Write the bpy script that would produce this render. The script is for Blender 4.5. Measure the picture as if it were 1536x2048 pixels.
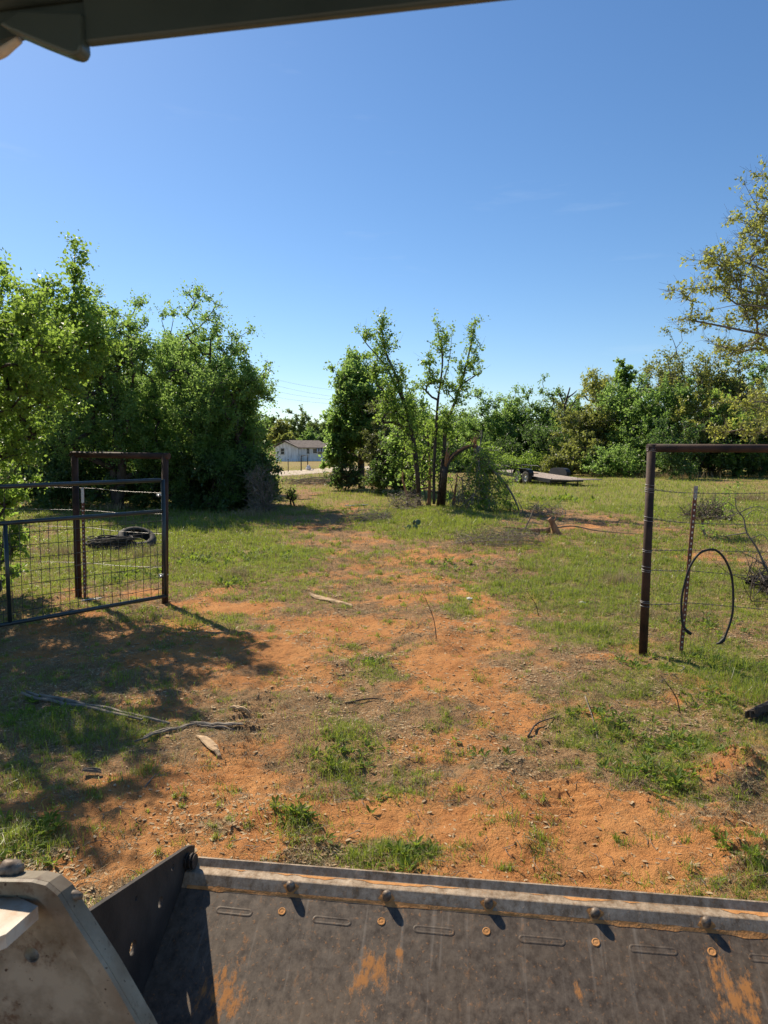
import bpy, bmesh, math, random
import numpy as np
from mathutils import Vector, Matrix

for o in list(bpy.data.objects):
    bpy.data.objects.remove(o)
S = bpy.context.scene
COL = S.collection
PI = math.pi

# ------------------------------------------------------------------ camera
PITCH = math.radians(5.19)
F = 1420.0
CAM = np.array((0.0, 0.0, 2.0))
cam = bpy.data.cameras.new('camera')
cam_o = bpy.data.objects.new('camera', cam)
COL.objects.link(cam_o)
cam_o.location = CAM
cam_o.rotation_euler = (PI / 2 - PITCH, 0, 0)
cam.sensor_fit = 'VERTICAL'
cam.sensor_height = 36.0
cam.lens = 36.0 * F / 2048
cam.clip_start = 0.02
cam.clip_end = 4000
cam.dof.use_dof = True
cam.dof.focus_distance = 9.0
cam.dof.aperture_fstop = 10.0
S.camera = cam_o
S.render.resolution_x, S.render.resolution_y = 768, 1024

# ------------------------------------------------------------------ sky, sun, exposure
SUN_EL, SUN_AZ = math.radians(43), math.radians(-39)      # azimuth from +Y, clockwise seen from above
SUN_DIR = np.array((math.sin(SUN_AZ) * math.cos(SUN_EL), math.cos(SUN_AZ) * math.cos(SUN_EL), math.sin(SUN_EL)))
W = bpy.data.worlds.new('World')
S.world = W
W.use_nodes = True
nt = W.node_tree
bg = nt.nodes['Background']
sky = nt.nodes.new('ShaderNodeTexSky')
sky.sky_type = 'NISHITA'
sky.sun_disc = False
sky.sun_elevation = SUN_EL
sky.sun_rotation = SUN_AZ
sky.altitude = 300
sky.air_density = 1.0
sky.dust_density = 0.3
sky.ozone_density = 4.5
hs = nt.nodes.new('ShaderNodeHueSaturation')
hs.inputs['Saturation'].default_value = 1.12
nt.links.new(sky.outputs[0], hs.inputs['Color'])
# faint wisps of cloud
wtc = nt.nodes.new('ShaderNodeTexCoord')
wmp = nt.nodes.new('ShaderNodeMapping'); wmp.inputs['Scale'].default_value = (2.2, 2.2, 14)
wns = nt.nodes.new('ShaderNodeTexNoise'); wns.inputs['Scale'].default_value = 2.6; wns.inputs['Detail'].default_value = 6; wns.inputs['Roughness'].default_value = 0.6
wrg = nt.nodes.new('ShaderNodeMapRange')
for i_, v_ in enumerate((0.62, 0.85, 0.0, 0.09)): wrg.inputs[i_ + 1].default_value = v_
wmx = nt.nodes.new('ShaderNodeMix'); wmx.data_type = 'RGBA'
wmx.inputs[7].default_value = (7.0, 7.6, 8.2, 1)
nt.links.new(wtc.outputs['Generated'], wmp.inputs[0]); nt.links.new(wmp.outputs[0], wns.inputs['Vector'])
nt.links.new(wns.outputs[0], wrg.inputs[0]); nt.links.new(wrg.outputs[0], wmx.inputs[0])
nt.links.new(hs.outputs[0], wmx.inputs[6]); nt.links.new(wmx.outputs[2], bg.inputs[0])
bg.inputs[1].default_value = 0.094
sun = bpy.data.lights.new('sun', 'SUN')
sun.energy = 5.0
sun.angle = math.radians(0.53)
sun.color = (1.0, 0.88, 0.70)
sun_o = bpy.data.objects.new('sun', sun)
COL.objects.link(sun_o)
sun_o.rotation_euler = Vector(SUN_DIR).to_track_quat('Z', 'Y').to_euler()
S.view_settings.view_transform = 'Standard'
S.view_settings.look = 'None'
S.view_settings.exposure = 0.52
S.view_settings.gamma = 1.0
S.render.engine = 'CYCLES'
S.cycles.max_bounces = 10
S.cycles.diffuse_bounces = 6
S.cycles.transmission_bounces = 7
S.cycles.glossy_bounces = 3
S.cycles.sample_clamp_indirect = 6.0

# ------------------------------------------------------------------ measuring helpers (photo pixel -> place in the world)
FW = np.array((0, math.cos(PITCH), -math.sin(PITCH)))
UP = np.array((0, math.sin(PITCH), math.cos(PITCH)))
RT = np.array((1.0, 0, 0))


def ray(px, py):
    return FW + (px - 768) / F * RT - (py - 1024) / F * UP


def G(px, py, z=0.0):
    d = ray(px, py)
    return CAM + d * ((z - CAM[2]) / d[2])


def P(px, py, Y):
    d = ray(px, py)
    return CAM + d * (Y / d[1])


def PD(px, py, t):
    return CAM + ray(px, py) * t


# ------------------------------------------------------------------ noise
def _hash(ix, iy, seed):
    n = (ix.astype(np.int64) * 374761393 + iy.astype(np.int64) * 668265263 + seed * 974634777) & 0x7fffffff
    n = ((n ^ (n >> 13)) * 1274126177) & 0x7fffffff
    n = (n ^ (n >> 16)) & 0x7fffffff
    return n / 0x7fffffff


def vnoise(x, y, seed=0):
    xi, yi = np.floor(x), np.floor(y)
    fx, fy = x - xi, y - yi
    fx, fy = fx * fx * (3 - 2 * fx), fy * fy * (3 - 2 * fy)
    a, b = _hash(xi, yi, seed), _hash(xi + 1, yi, seed)
    c, d = _hash(xi, yi + 1, seed), _hash(xi + 1, yi + 1, seed)
    return (a * (1 - fx) + b * fx) * (1 - fy) + (c * (1 - fx) + d * fx) * fy


def fbm(x, y, scale, octv=4, seed=0):
    x = np.asarray(x, float) / scale + 100.3
    y = np.asarray(y, float) / scale + 57.7
    v, a, t = 0, 1.0, 0
    for k in range(octv):
        v = v + a * vnoise(x * 2 ** k, y * 2 ** k, seed + k * 17)
        t += a
        a *= 0.5
    return v / t


def sst(a, b, x):
    t = np.clip((x - a) / (b - a), 0, 1)
    return t * t * (3 - 2 * t)


# ------------------------------------------------------------------ mesh helpers
def tag(o, label=None, cat=None, group=None, kind=None):
    if label: o['label'] = label
    if cat: o['category'] = cat
    if group: o['group'] = group
    if kind: o['kind'] = kind
    return o


def empty(name, loc, label, cat, group=None):
    o = bpy.data.objects.new(name, None)
    o.location = Vector(loc)
    o.empty_display_size = 0.2
    COL.objects.link(o)
    return tag(o, label, cat, group)


class MB:
    """collects vertices and faces in world space"""
    def __init__(self):
        self.v, self.f, self.n, self.sm, self.mi = [], [], 0, [], []

    def add(self, verts, faces, smooth=False, mi=0):
        verts = np.asarray(verts, float).reshape(-1, 3)
        if isinstance(faces, np.ndarray):
            faces = [faces]
        else:
            byk = {}
            for f in faces:
                byk.setdefault(len(f), []).append(f)
            faces = [np.array(v) for v in byk.values()]
        for fa in faces:
            self.f.append(fa + self.n)
            self.sm.append(np.full(len(fa), smooth))
            self.mi.append(np.full(len(fa), mi))
        self.v.append(verts)
        self.n += len(verts)

    def build(self, name, mats, parent=None, loc=None):
        v = np.concatenate(self.v) if self.v else np.zeros((0, 3))
        me = bpy.data.meshes.new(name)
        org = np.zeros(3)
        if parent is not None:
            p = parent
            while p is not None:
                org = org + np.array(p.location)
                p = p.parent
        elif loc is not None:
            org = np.array(loc, float)
        v = v - org
        me.vertices.add(len(v))
        me.vertices.foreach_set('co', v.astype(np.float32).ravel())
        lt = np.concatenate([np.full(len(a), a.shape[1]) for a in self.f])
        li = np.concatenate([a.ravel() for a in self.f])
        me.loops.add(len(li))
        me.loops.foreach_set('vertex_index', li.astype(np.int32))
        me.polygons.add(len(lt))
        me.polygons.foreach_set('loop_start', np.concatenate(([0], np.cumsum(lt)[:-1])).astype(np.int32))
        me.polygons.foreach_set('loop_total', lt.astype(np.int32))
        me.polygons.foreach_set('use_smooth', np.concatenate(self.sm))
        me.polygons.foreach_set('material_index', np.concatenate(self.mi).astype(np.int32))
        me.update(calc_edges=True)
        me.validate()
        for m in (mats if isinstance(mats, (list, tuple)) else [mats]):
            me.materials.append(m)
        o = bpy.data.objects.new(name, me)
        COL.objects.link(o)
        if parent is not None:
            o.parent = parent
        elif loc is not None:
            o.location = Vector(loc)
        return o

    # shapes -------------------------------------------------------
    def tube(self, pts, rad, n=6, caps=True, smooth=True, mi=0):
        pts = np.asarray(pts, float)
        m = len(pts)
        rad = np.broadcast_to(np.asarray(rad, float), (m,))
        d = np.gradient(pts, axis=0)
        d /= np.linalg.norm(d, axis=1, keepdims=True) + 1e-9
        ref = np.array((0, 0, 1.0)) if abs(d[0][2]) < 0.9 else np.array((1.0, 0, 0))
        a = np.cross(d[0], ref); a /= np.linalg.norm(a)
        A = np.empty((m, 3)); A[0] = a
        for i in range(1, m):
            a = a - d[i] * a.dot(d[i]); a /= np.linalg.norm(a) + 1e-9
            A[i] = a
        B = np.cross(d, A)
        th = np.linspace(0, 2 * PI, n, endpoint=False)
        ring = pts[:, None] + rad[:, None, None] * (np.cos(th)[None, :, None] * A[:, None] + np.sin(th)[None, :, None] * B[:, None])
        i = np.arange(m - 1)[:, None] * n
        j = np.arange(n)[None]
        j2 = (j + 1) % n
        q = np.stack((i + j, i + j2, i + n + j2, i + n + j), -1).reshape(-1, 4)
        self.add(ring.reshape(-1, 3), q, smooth, mi)
        if caps:
            self.f.append((np.arange(n)[::-1] + self.n - m * n)[None]); self.sm.append(np.array([False])); self.mi.append(np.array([mi]))
            self.f.append((np.arange(n) + self.n - n)[None]); self.sm.append(np.array([False])); self.mi.append(np.array([mi]))

    def box(self, c, sx, sy, sz, ax=None, mi=0):
        """box centred at c with half sizes along axes ax (3 unit vectors)"""
        c = np.asarray(c, float)
        ax = np.eye(3) if ax is None else np.asarray(ax, float)
        s = np.array([(i, j, k) for i in (-1, 1) for j in (-1, 1) for k in (-1, 1)], float) * (sx, sy, sz)
        v = c + s @ ax
        f = np.array([(0, 1, 3, 2), (4, 6, 7, 5), (0, 4, 5, 1), (2, 3, 7, 6), (0, 2, 6, 4), (1, 5, 7, 3)])
        self.add(v, f, False, mi)

    def prism(self, poly, off, mi=0):
        """extrude a 3-D polygon by the vector off"""
        poly = np.asarray(poly, float); n = len(poly)
        v = np.concatenate((poly, poly + np.asarray(off)))
        f = [tuple(range(n)), tuple(range(2 * n - 1, n - 1, -1))]
        f += [(i, i + n, (i + 1) % n + n, (i + 1) % n) for i in range(n)]
        self.add(v, f, False, mi)


def bezier(pts, k=6):
    """Catmull-Rom through the points"""
    p = np.asarray(pts, float)
    p = np.concatenate((2 * p[:1] - p[1:2], p, 2 * p[-1:] - p[-2:-1]))
    out = []
    for i in range(1, len(p) - 2):
        t = np.linspace(0, 1, k, endpoint=False)[:, None]
        a, b, c, d = p[i - 1], p[i], p[i + 1], p[i + 2]
        out.append(0.5 * (2 * b + (c - a) * t + (2 * a - 5 * b + 4 * c - d) * t ** 2 + (3 * b - a - 3 * c + d) * t ** 3))
    out.append(p[-2][None])
    return np.concatenate(out)


def cut(o, cutters):
    """boolean holes, applied; the cutters are removed"""
    for c in cutters:
        m = o.modifiers.new('hole', 'BOOLEAN')
        m.operation = 'DIFFERENCE'; m.object = c; m.solver = 'EXACT'
    dg = bpy.context.evaluated_depsgraph_get()
    me = bpy.data.meshes.new_from_object(o.evaluated_get(dg))
    o.modifiers.clear()
    o.data = me
    for c in cutters:
        bpy.data.objects.remove(c)


def bevel(o, w, seg=2):
    m = o.modifiers.new('edge', 'BEVEL')
    m.width = w; m.segments = seg; m.limit_method = 'ANGLE'
    return o


# ------------------------------------------------------------------ materials
class N:
    def __init__(self, name):
        self.m = bpy.data.materials.new(name)
        self.m.use_nodes = True
        self.t = self.m.node_tree
        self.t.nodes.clear()
        self.out = self.t.nodes.new('ShaderNodeOutputMaterial')

    def n(self, typ, **kw):
        nd = self.t.nodes.new('ShaderNode' + typ)
        for k, v in kw.items():
            setattr(nd, k, v)
        return nd

    def l(self, a, b):
        self.t.links.new(a, b)

    def setin(self, nd, key, v):
        if hasattr(v, 'is_output') or isinstance(v, bpy.types.NodeSocket):
            self.l(v, nd.inputs[key])
        else:
            if isinstance(v, tuple) and len(v) == 3 and nd.inputs[key].type == 'RGBA':
                v = v + (1,)
            nd.inputs[key].default_value = v

    def noise(self, scale, detail=4, rough=0.55, coord='Object', stretch=None, dist=0.0):
        tc = self.n('TexCoord')
        src = tc.outputs[coord]
        if stretch:
            mp = self.n('Mapping'); mp.inputs['Scale'].default_value = stretch
            self.l(src, mp.inputs[0]); src = mp.outputs[0]
        t = self.n('TexNoise')
        self.l(src, t.inputs['Vector'])
        t.inputs['Scale'].default_value = scale
        t.inputs['Detail'].default_value = detail
        t.inputs['Roughness'].default_value = rough
        t.inputs['Distortion'].default_value = dist
        return t.outputs[0]

    def rng(self, v, a, b, c=0.0, d=1.0):
        r = self.n('MapRange'); r.clamp = True
        self.l(v, r.inputs[0])
        for i, x in enumerate((a, b, c, d)):
            r.inputs[i + 1].default_value = x
        return r.outputs[0]

    def mix(self, fac, a, b, blend='MIX'):
        m = self.n('Mix', data_type='RGBA', blend_type=blend)
        for key, v in ((0, fac), (6, a), (7, b)):
            self.setin(m, key, v)
        return m.outputs[2]

    def math(self, op, a, b=0.0, clamp=False):
        m = self.n('Math', operation=op, use_clamp=clamp)
        self.setin(m, 0, a); self.setin(m, 1, b)
        return m.outputs[0]

    def bump(self, h, strength=0.3, dist=0.02):
        b = self.n('Bump')
        b.inputs['Strength'].default_value = strength
        b.inputs['Distance'].default_value = dist
        self.l(h, b.inputs['Height'])
        return b.outputs[0]

    def pr(self, color, rough=0.7, metal=0.0, normal=None, spec=0.5):
        p = self.n('BsdfPrincipled')
        self.setin(p, 'Base Color', color)
        self.setin(p, 'Roughness', rough)
        self.setin(p, 'Metallic', metal)
        p.inputs['Specular IOR Level'].default_value = spec
        if normal is not None:
            self.l(normal, p.inputs['Normal'])
        return p.outputs[0]

    def done(self, sh):
        self.l(sh, self.out.inputs[0])
        return self.m


def rough_mat(name, c1, c2, scale=6, rough=0.8, metal=0.0, bump=0.3, bscale=40, bdist=0.01, stretch=None, lo=0.35, hi=0.65, spec=0.4):
    k = N(name)
    f = k.rng(k.noise(scale, 5, stretch=stretch), lo, hi)
    h = k.noise(bscale, 4, stretch=stretch)
    return k.done(k.pr(k.mix(f, c1, c2), rough, metal, k.bump(h, bump, bdist), spec))


def leaf_mat(name, dark, light, trans, tfac=0.45, dry=None, dryfrac=0.0, rough=0.42, spec=0.5):
    k = N(name)
    g = k.n('NewGeometry')
    r = g.outputs['Random Per Island']
    nz = k.rng(k.noise(0.7, 2), 0.3, 0.7)
    f = k.math('ADD', k.math('MULTIPLY', r, 0.6), k.math('MULTIPLY', nz, 0.4))
    c = k.mix(f, dark, light)
    t = k.mix(f, tuple(x * 0.75 for x in trans), trans)
    if dry:
        sel = k.math('GREATER_THAN', k.math('FRACT', k.math('MULTIPLY', r, 37.31)), 1 - dryfrac)
        c = k.mix(sel, c, dry)
        t = k.mix(sel, t, tuple(x * 0.6 for x in dry))
    a = k.pr(c, rough, 0, None, spec)
    b = k.n('BsdfTranslucent')
    k.l(t, b.inputs[0])
    m = k.n('MixShader')
    m.inputs[0].default_value = tfac
    k.l(a, m.inputs[1]); k.l(b.outputs[0], m.inputs[2])
    return k.done(m.outputs[0])


M = {}
M['leaf_oak'] = leaf_mat('oak_leaf', (0.055, 0.108, 0.032), (0.11, 0.185, 0.055), (0.38, 0.58, 0.13), 0.58)
M['leaf_bright'] = leaf_mat('fresh_leaf', (0.066, 0.125, 0.026), (0.125, 0.205, 0.045), (0.40, 0.59, 0.09), 0.54)
M['leaf_deep'] = leaf_mat('deep_green_leaf', (0.05, 0.10, 0.03), (0.095, 0.165, 0.05), (0.30, 0.48, 0.10), 0.52)
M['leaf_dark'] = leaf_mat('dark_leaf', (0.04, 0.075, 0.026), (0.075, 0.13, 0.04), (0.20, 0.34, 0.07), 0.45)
M['leaf_olive'] = leaf_mat('olive_leaf', (0.10, 0.12, 0.035), (0.185, 0.20, 0.06), (0.42, 0.47, 0.10), 0.5)
M['leaf_yellow'] = leaf_mat('young_yellow_leaf', (0.16, 0.19, 0.045), (0.29, 0.30, 0.08), (0.58, 0.62, 0.12), 0.52)
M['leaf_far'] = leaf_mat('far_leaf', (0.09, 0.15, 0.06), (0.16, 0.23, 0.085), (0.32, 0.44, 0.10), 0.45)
M['leaf_grey'] = leaf_mat('wilted_leaf', (0.075, 0.095, 0.035), (0.14, 0.165, 0.055), (0.25, 0.30, 0.07), 0.38)
M['grass'] = leaf_mat('grass_blade', (0.09, 0.155, 0.02), (0.20, 0.27, 0.045), (0.44, 0.54, 0.06), 0.45, (0.42, 0.35, 0.18), 0.16)
M['straw'] = leaf_mat('straw', (0.20, 0.15, 0.085), (0.48, 0.39, 0.24), (0.40, 0.31, 0.15), 0.25, rough=.8, spec=.15)
M['weed'] = leaf_mat('weed_leaf', (0.07, 0.125, 0.022), (0.14, 0.21, 0.04), (0.34, 0.46, 0.05), 0.45, rough=.6, spec=.2)
M['litter'] = leaf_mat('dry_leaf', (0.20, 0.12, 0.055), (0.66, 0.50, 0.30), (0.35, 0.25, 0.12), 0.12, rough=.8, spec=.15)
M['bark'] = rough_mat('bark', (0.035, 0.027, 0.022), (0.085, 0.066, 0.052), 9, 0.9, bump=0.8, bscale=26, bdist=0.02, stretch=(1, 1, 0.3))
M['bark_grey'] = rough_mat('grey_bark', (0.13, 0.11, 0.09), (0.25, 0.22, 0.19), 9, 0.9, bump=0.8, bscale=26, bdist=0.02, stretch=(1, 1, 0.3))
M['bark_red'] = rough_mat('torn_red_wood', (0.20, 0.085, 0.04), (0.42, 0.22, 0.11), 14, 0.85, bump=0.8, bscale=40, bdist=0.015, stretch=(1, 1, 0.2))
M['dead_twig'] = rough_mat('dead_twig', (0.14, 0.11, 0.085), (0.28, 0.23, 0.18), 12, 0.9)
M['wood_grey'] = rough_mat('weathered_wood', (0.14, 0.115, 0.09), (0.28, 0.235, 0.18), 10, 0.9, bump=0.7, bscale=60, bdist=0.006)
M['wood_tan'] = rough_mat('splintered_wood', (0.30, 0.19, 0.10), (0.56, 0.39, 0.22), 12, 0.85, bump=0.7, bscale=60, bdist=0.006)
M['rust'] = rough_mat('rusty_pipe', (0.022, 0.015, 0.012), (0.075, 0.04, 0.026), 5, 0.75, 0.2, 0.5, 90, 0.004)
M['tpost'] = rough_mat('rust_red_steel', (0.12, 0.045, 0.03), (0.22, 0.085, 0.05), 7, 0.7, 0.1, 0.4, 80, 0.004)
M['white_paint'] = rough_mat('chalky_white_paint', (0.5, 0.49, 0.46), (0.72, 0.71, 0.68), 10, 0.6, bump=0.1)
M['gate_paint'] = rough_mat('dark_green_gate_paint', (0.012, 0.022, 0.022), (0.025, 0.038, 0.04), 8, 0.38, bump=0.1, spec=0.6)
M['zinc'] = rough_mat('galvanised_steel', (0.42, 0.43, 0.43), (0.62, 0.62, 0.61), 30, 0.4, 0.7, 0.1)
M['wrap'] = rough_mat('dull_tie_wire', (0.16, 0.155, 0.15), (0.34, 0.33, 0.32), 30, 0.5, 0.5, 0.1)
M['wire'] = rough_mat('old_wire', (0.10, 0.095, 0.09), (0.24, 0.23, 0.22), 30, 0.5, 0.6, 0.1)
M['rubber'] = rough_mat('black_rubber', (0.010, 0.010, 0.010), (0.03, 0.028, 0.026), 12, 0.6, bump=0.3, bscale=60)
M['tyre'] = rough_mat('weathered_tyre', (0.018, 0.017, 0.016), (0.06, 0.052, 0.045), 6, 0.8, bump=0.5, bscale=50)
M['black_steel'] = rough_mat('black_painted_steel', (0.010, 0.010, 0.011), (0.03, 0.028, 0.027), 6, 0.5, bump=0.2)
M['hub'] = rough_mat('grey_wheel_rim', (0.35, 0.34, 0.32), (0.55, 0.53, 0.5), 14, 0.5, 0.3, 0.2)
M['deck'] = rough_mat('old_red_brown_deck_boards', (0.27, 0.21, 0.165), (0.48, 0.395, 0.325), 5, 0.85, bump=0.5, bscale=30, stretch=(6, 0.6, 1))
M['house_wall'] = rough_mat('flaking_white_boards', (0.55, 0.54, 0.53), (0.86, 0.86, 0.86), 2.2, 0.8, bump=0.5, bscale=14, stretch=(1.5, 1.5, 0.35), lo=0.3, hi=0.6)
M['shingle'] = rough_mat('grey_brown_shingles', (0.13, 0.105, 0.09), (0.24, 0.195, 0.165), 3, 0.9, bump=0.8, bscale=9)
M['window_dark'] = rough_mat('dark_window_glass', (0.02, 0.025, 0.03), (0.05, 0.06, 0.065), 3, 0.15, bump=0.0)
M['awning'] = rough_mat('striped_metal_awning', (0.4, 0.4, 0.4), (0.6, 0.6, 0.6), 3, 0.5)
M['road'] = rough_mat('pale_gravel_road', (0.42, 0.33, 0.24), (0.58, 0.48, 0.37), 1.5, 0.95, bump=0.5, bscale=20)
M['stone'] = rough_mat('white_stone', (0.55, 0.53, 0.5), (0.75, 0.73, 0.7), 5, 0.9, bump=0.6, bscale=10)
M['cactus'] = rough_mat('cactus_skin', (0.06, 0.10, 0.05), (0.12, 0.17, 0.09), 8, 0.6)
M['bolt'] = rough_mat('worn_bolt_steel', (0.08, 0.052, 0.034), (0.30, 0.24, 0.18), 40, 0.55, 0.3, 0.2)
M['dust'] = rough_mat('orange_dust', (0.42, 0.19, 0.06), (0.55, 0.27, 0.10), 30, 0.95, bump=0.6, bscale=120, bdist=0.004)
M['cab'] = rough_mat('dark_cab_paint', (0.045, 0.075, 0.09), (0.075, 0.12, 0.14), 4, 0.32, bump=0.05, spec=0.6)
M['cab_under'] = rough_mat('cab_headliner', (0.028, 0.042, 0.052), (0.045, 0.062, 0.074), 4, 0.8, bump=0.1)


# steel of the bucket floor: scratched dark plate with dust patches
def bucket_mat(name, patches=(), base=((0.052, 0.039, 0.029), (0.15, 0.118, 0.09)), metal=0.1):
    k = N(name)
    fine = k.noise(26, 8, 0.78, stretch=(1.15, 0.85, 1))
    big = k.noise(3.5, 6, 0.65)
    c = k.mix(k.rng(fine, 0.38, 0.66), base[0], base[1])
    c = k.mix(k.rng(big, 0.45, 0.75, 0, 0.5), c, (0.16, 0.115, 0.075))
    scr = k.noise(40, 3, 0.6, stretch=(1.0, 0.06, 1))
    c = k.mix(k.rng(scr, 0.58, 0.74, 0, 0.3), c, (0.34, 0.295, 0.245))
    dustn = k.noise(20, 7, 0.75, stretch=(1.5, .6, 1))
    d = k.rng(dustn, 0.58, 0.74, 0, 0.45)
    spk = k.rng(k.noise(70, 3, 0.6), 0.60, 0.74, 0, 0.5)
    d = k.math('MAXIMUM', d, spk)
    tc = k.n('TexCoord')
    for (u, s, r) in patches:
        mp = k.n('Mapping'); mp.vector_type = 'POINT'
        mp.inputs['Location'].default_value = (-u, -s * 0.6, 0)
        mp.inputs['Scale'].default_value = (1, 0.6, 0)
        k.l(tc.outputs['Object'], mp.inputs[0])
        ln = k.n('VectorMath', operation='LENGTH')
        k.l(mp.outputs[0], ln.inputs[0])
        near = k.rng(ln.outputs['Value'], 0, r, 0.47, 0.0)
        d = k.math('MAXIMUM', d, k.rng(k.math('ADD', near, k.math('MULTIPLY', dustn, 0.95)), 0.83, 0.93, 0, .85))
    c = k.mix(d, c, (0.44, 0.19, 0.055))
    met = k.math('MULTIPLY', k.math('SUBTRACT', 1.0, d), metal)
    ro = k.math('ADD', k.rng(fine, 0.3, 0.7, 0.42, 0.66), k.math('MULTIPLY', d, 0.4))
    h = k.math('ADD', k.math('MULTIPLY', fine, 0.3), d)
    return k.done(k.pr(c, ro, met, k.bump(h, 0.25, 0.004), 0.25))


def arm_mat():
    k = N('dirty_white_loader_paint')
    a = k.noise(5, 6, 0.65)
    b = k.noise(16, 5, 0.7)
    g = k.noise(2.2, 3)
    c = k.mix(k.rng(a, 0.42, 0.58), (0.19, 0.165, 0.115), (0.36, 0.325, 0.24))
    c = k.mix(k.rng(g, 0.45, 0.62, 0, 0.8), c, (0.15, 0.095, 0.05))
    c = k.mix(k.rng(b, 0.57, 0.68, 0, 0.85), c, (0.10, 0.055, 0.03))
    c = k.mix(k.rng(k.noise(60, 2), 0.68, 0.74), c, (0.05, 0.03, 0.02))
    return k.done(k.pr(c, 0.55, 0, k.bump(b, 0.2, 0.004), 0.4))


M['arm'] = arm_mat()

# ------------------------------------------------------------------ ground
def patches_px(lst):
    out = []
    for (px, py, rx, ry, s) in lst:
        c = G(px, py)
        near, far = G(px, py + ry)[1], G(px, max(py - ry, 905))[1]
        out.append((c[0], (near + far) / 2, rx * c[1] / F, max((far - near) / 2, 0.12), s))
    return out


BARE = patches_px([
    (930, 1345, 130, 50, 1), (960, 1290, 110, 25, .9), (920, 1460, 150, 55, 1), (1010, 1400, 80, 60, .8), (640, 1620, 250, 60, 1),
    (430, 1550, 230, 60, 1), (850, 1640, 300, 50, 1), (1000, 1580, 200, 60, .9), (1150, 1660, 250, 50, 1), (1050, 1720, 280, 60, .9),
    (300, 1690, 250, 70, 1), (450, 1330, 170, 60, .85), (430, 1215, 90, 25, .8), (270, 1180, 130, 12, .9), (200, 1290, 200, 45, .8),
    (640, 1065, 70, 20, .8), (1150, 1045, 150, 22, .8), (1300, 1590, 120, 40, .9), (1450, 1640, 150, 60, 1), (1240, 1320, 60, 12, .9),
    (1130, 1330, 60, 18, .8), (1290, 1390, 70, 14, .8), (150, 1620, 160, 50, .7), (560, 1290, 120, 25, .7), (800, 1180, 160, 18, .55),
    (720, 1130, 130, 18, .5), (960, 1110, 120, 14, .7), (610, 985, 25, 25, .6), (780, 1075, 60, 22, .55), (860, 1118, 70, 14, .6), (1230, 1100, 120, 16, .5),
    (1440, 1120, 80, 10, .7), (700, 1080, 120, 25, .7), (760, 1200, 190, 30, .6), (640, 1240, 150, 30, .7), (830, 1250, 150, 30, .6), (615, 1040, 40, 30, .8), (860, 1160, 130, 25, .6), (1010, 1230, 60, 60, .7), (780, 1400, 100, 30, .5), (560, 1380, 90, 25, .7), (1120, 1420, 70, 30, .5), (1250, 1430, 60, 15, .6), (690, 1020, 40, 10, .7), (1300, 1200, 30, 10, .3), (330, 1400, 90, 20, .6), (550, 1450, 80, 25, .5), (1390, 1530, 60, 20, .6), (1090, 1480, 60, 30, .5)])
GREEN = patches_px([
    (470, 1110, 140, 45, 1), (690, 1480, 50, 70, .7), (780, 1560, 120, 25, .5), (1190, 1180, 130, 50, 1), (1180, 1265, 90, 22, 1), (1460, 1320, 110, 50, 1),
    (1260, 1480, 110, 40, .5), (1350, 1500, 70, 25, .5), (150, 1460, 170, 40, .6), (880, 1050, 160, 25, 1), (1380, 1010, 250, 50, .9), (1350, 1150, 200, 80, .8),
    (720, 1350, 50, 30, .8), (930, 1220, 50, 22, .9), (995, 1175, 30, 14, 1), (250, 1100, 200, 60, .8), (560, 1650, 70, 30, .8), (800, 1705, 130, 25, .9), (1330, 1570, 50, 25, .8),
    (1250, 1370, 70, 30, .6), (1000, 1000, 150, 20, 1), (1200, 970, 200, 15, 1), (600, 1180, 80, 25, .5), (740, 1480, 40, 40, .6), (50, 1660, 120, 40, .9), (1090, 1680, 60, 20, .6), (330, 1300, 130, 30, .5), (1180, 1450, 60, 40, .8),
    (870, 1420, 60, 20, .5), (350, 1250, 140, 20, .6), (630, 1020, 60, 8, .6)])


def cover(x, y):
    """grass cover 0..1 and bare soil 0..1 on the ground at (x, y)"""
    x = np.asarray(x, float); y = np.asarray(y, float)
    wx = x + (fbm(x, y, 0.9, 5, 5) - .5) * 1.1 * np.clip(y / 6, .6, 3)
    wy = y + (fbm(x, y, 0.9, 5, 9) - .5) * 1.5 * np.clip(y / 6, .6, 3)
    b = np.zeros_like(x); g = np.zeros_like(x)
    for (cx, cy, rx, ry, s) in BARE:
        q = ((wx - cx) / rx) ** 2 + ((wy - cy) / ry) ** 2
        b = np.maximum(b, s * np.clip(1.35 - .8 * q, 0, 1))
    for (cx, cy, rx, ry, s) in GREEN:
        q = ((wx - cx) / rx) ** 2 + ((wy - cy) / ry) ** 2
        g = np.maximum(g, s * np.clip(1.5 - q, 0, 1))
    n1 = fbm(x, y, 0.7, 4, 21)
    n2 = fbm(x, y, 3.0, 4, 33)
    base = 0.25 + 0.18 * sst(8, 14, y) + 0.34 * sst(13, 26, y) + (n2 - .5) * 0.8 + (n1 - .5) * 0.8
    n4 = fbm(x, y, 0.16, 3, 71)
    grass = np.clip(base * (1 - .8 * b) + 0.6 * g - 0.2 * b + (n4 - .5) * .5, 0, 1)
    soil = np.clip(b * .80 + (n1 - .5) * 1.7 + (n4 - .5) * .9 - 0.5 * g + 0.10 - 0.42 * sst(9, 22, y), 0, 1)
    return grass, soil


MOUNDS = [(G(1485, 1545), 0.22, 0.13), (G(1440, 1570), 0.2, 0.06), (G(1400, 1650), 0.2, 0.05), (G(1500, 1700), 0.3, 0.05), (G(250, 1640), 0.3, 0.03),
          (G(560, 1640), 0.25, 0.03), (G(1000, 1060), 1.2, 0.15), (G(880, 1030), 1.5, 0.12), (G(1330, 1360), .3, .04)]


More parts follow.
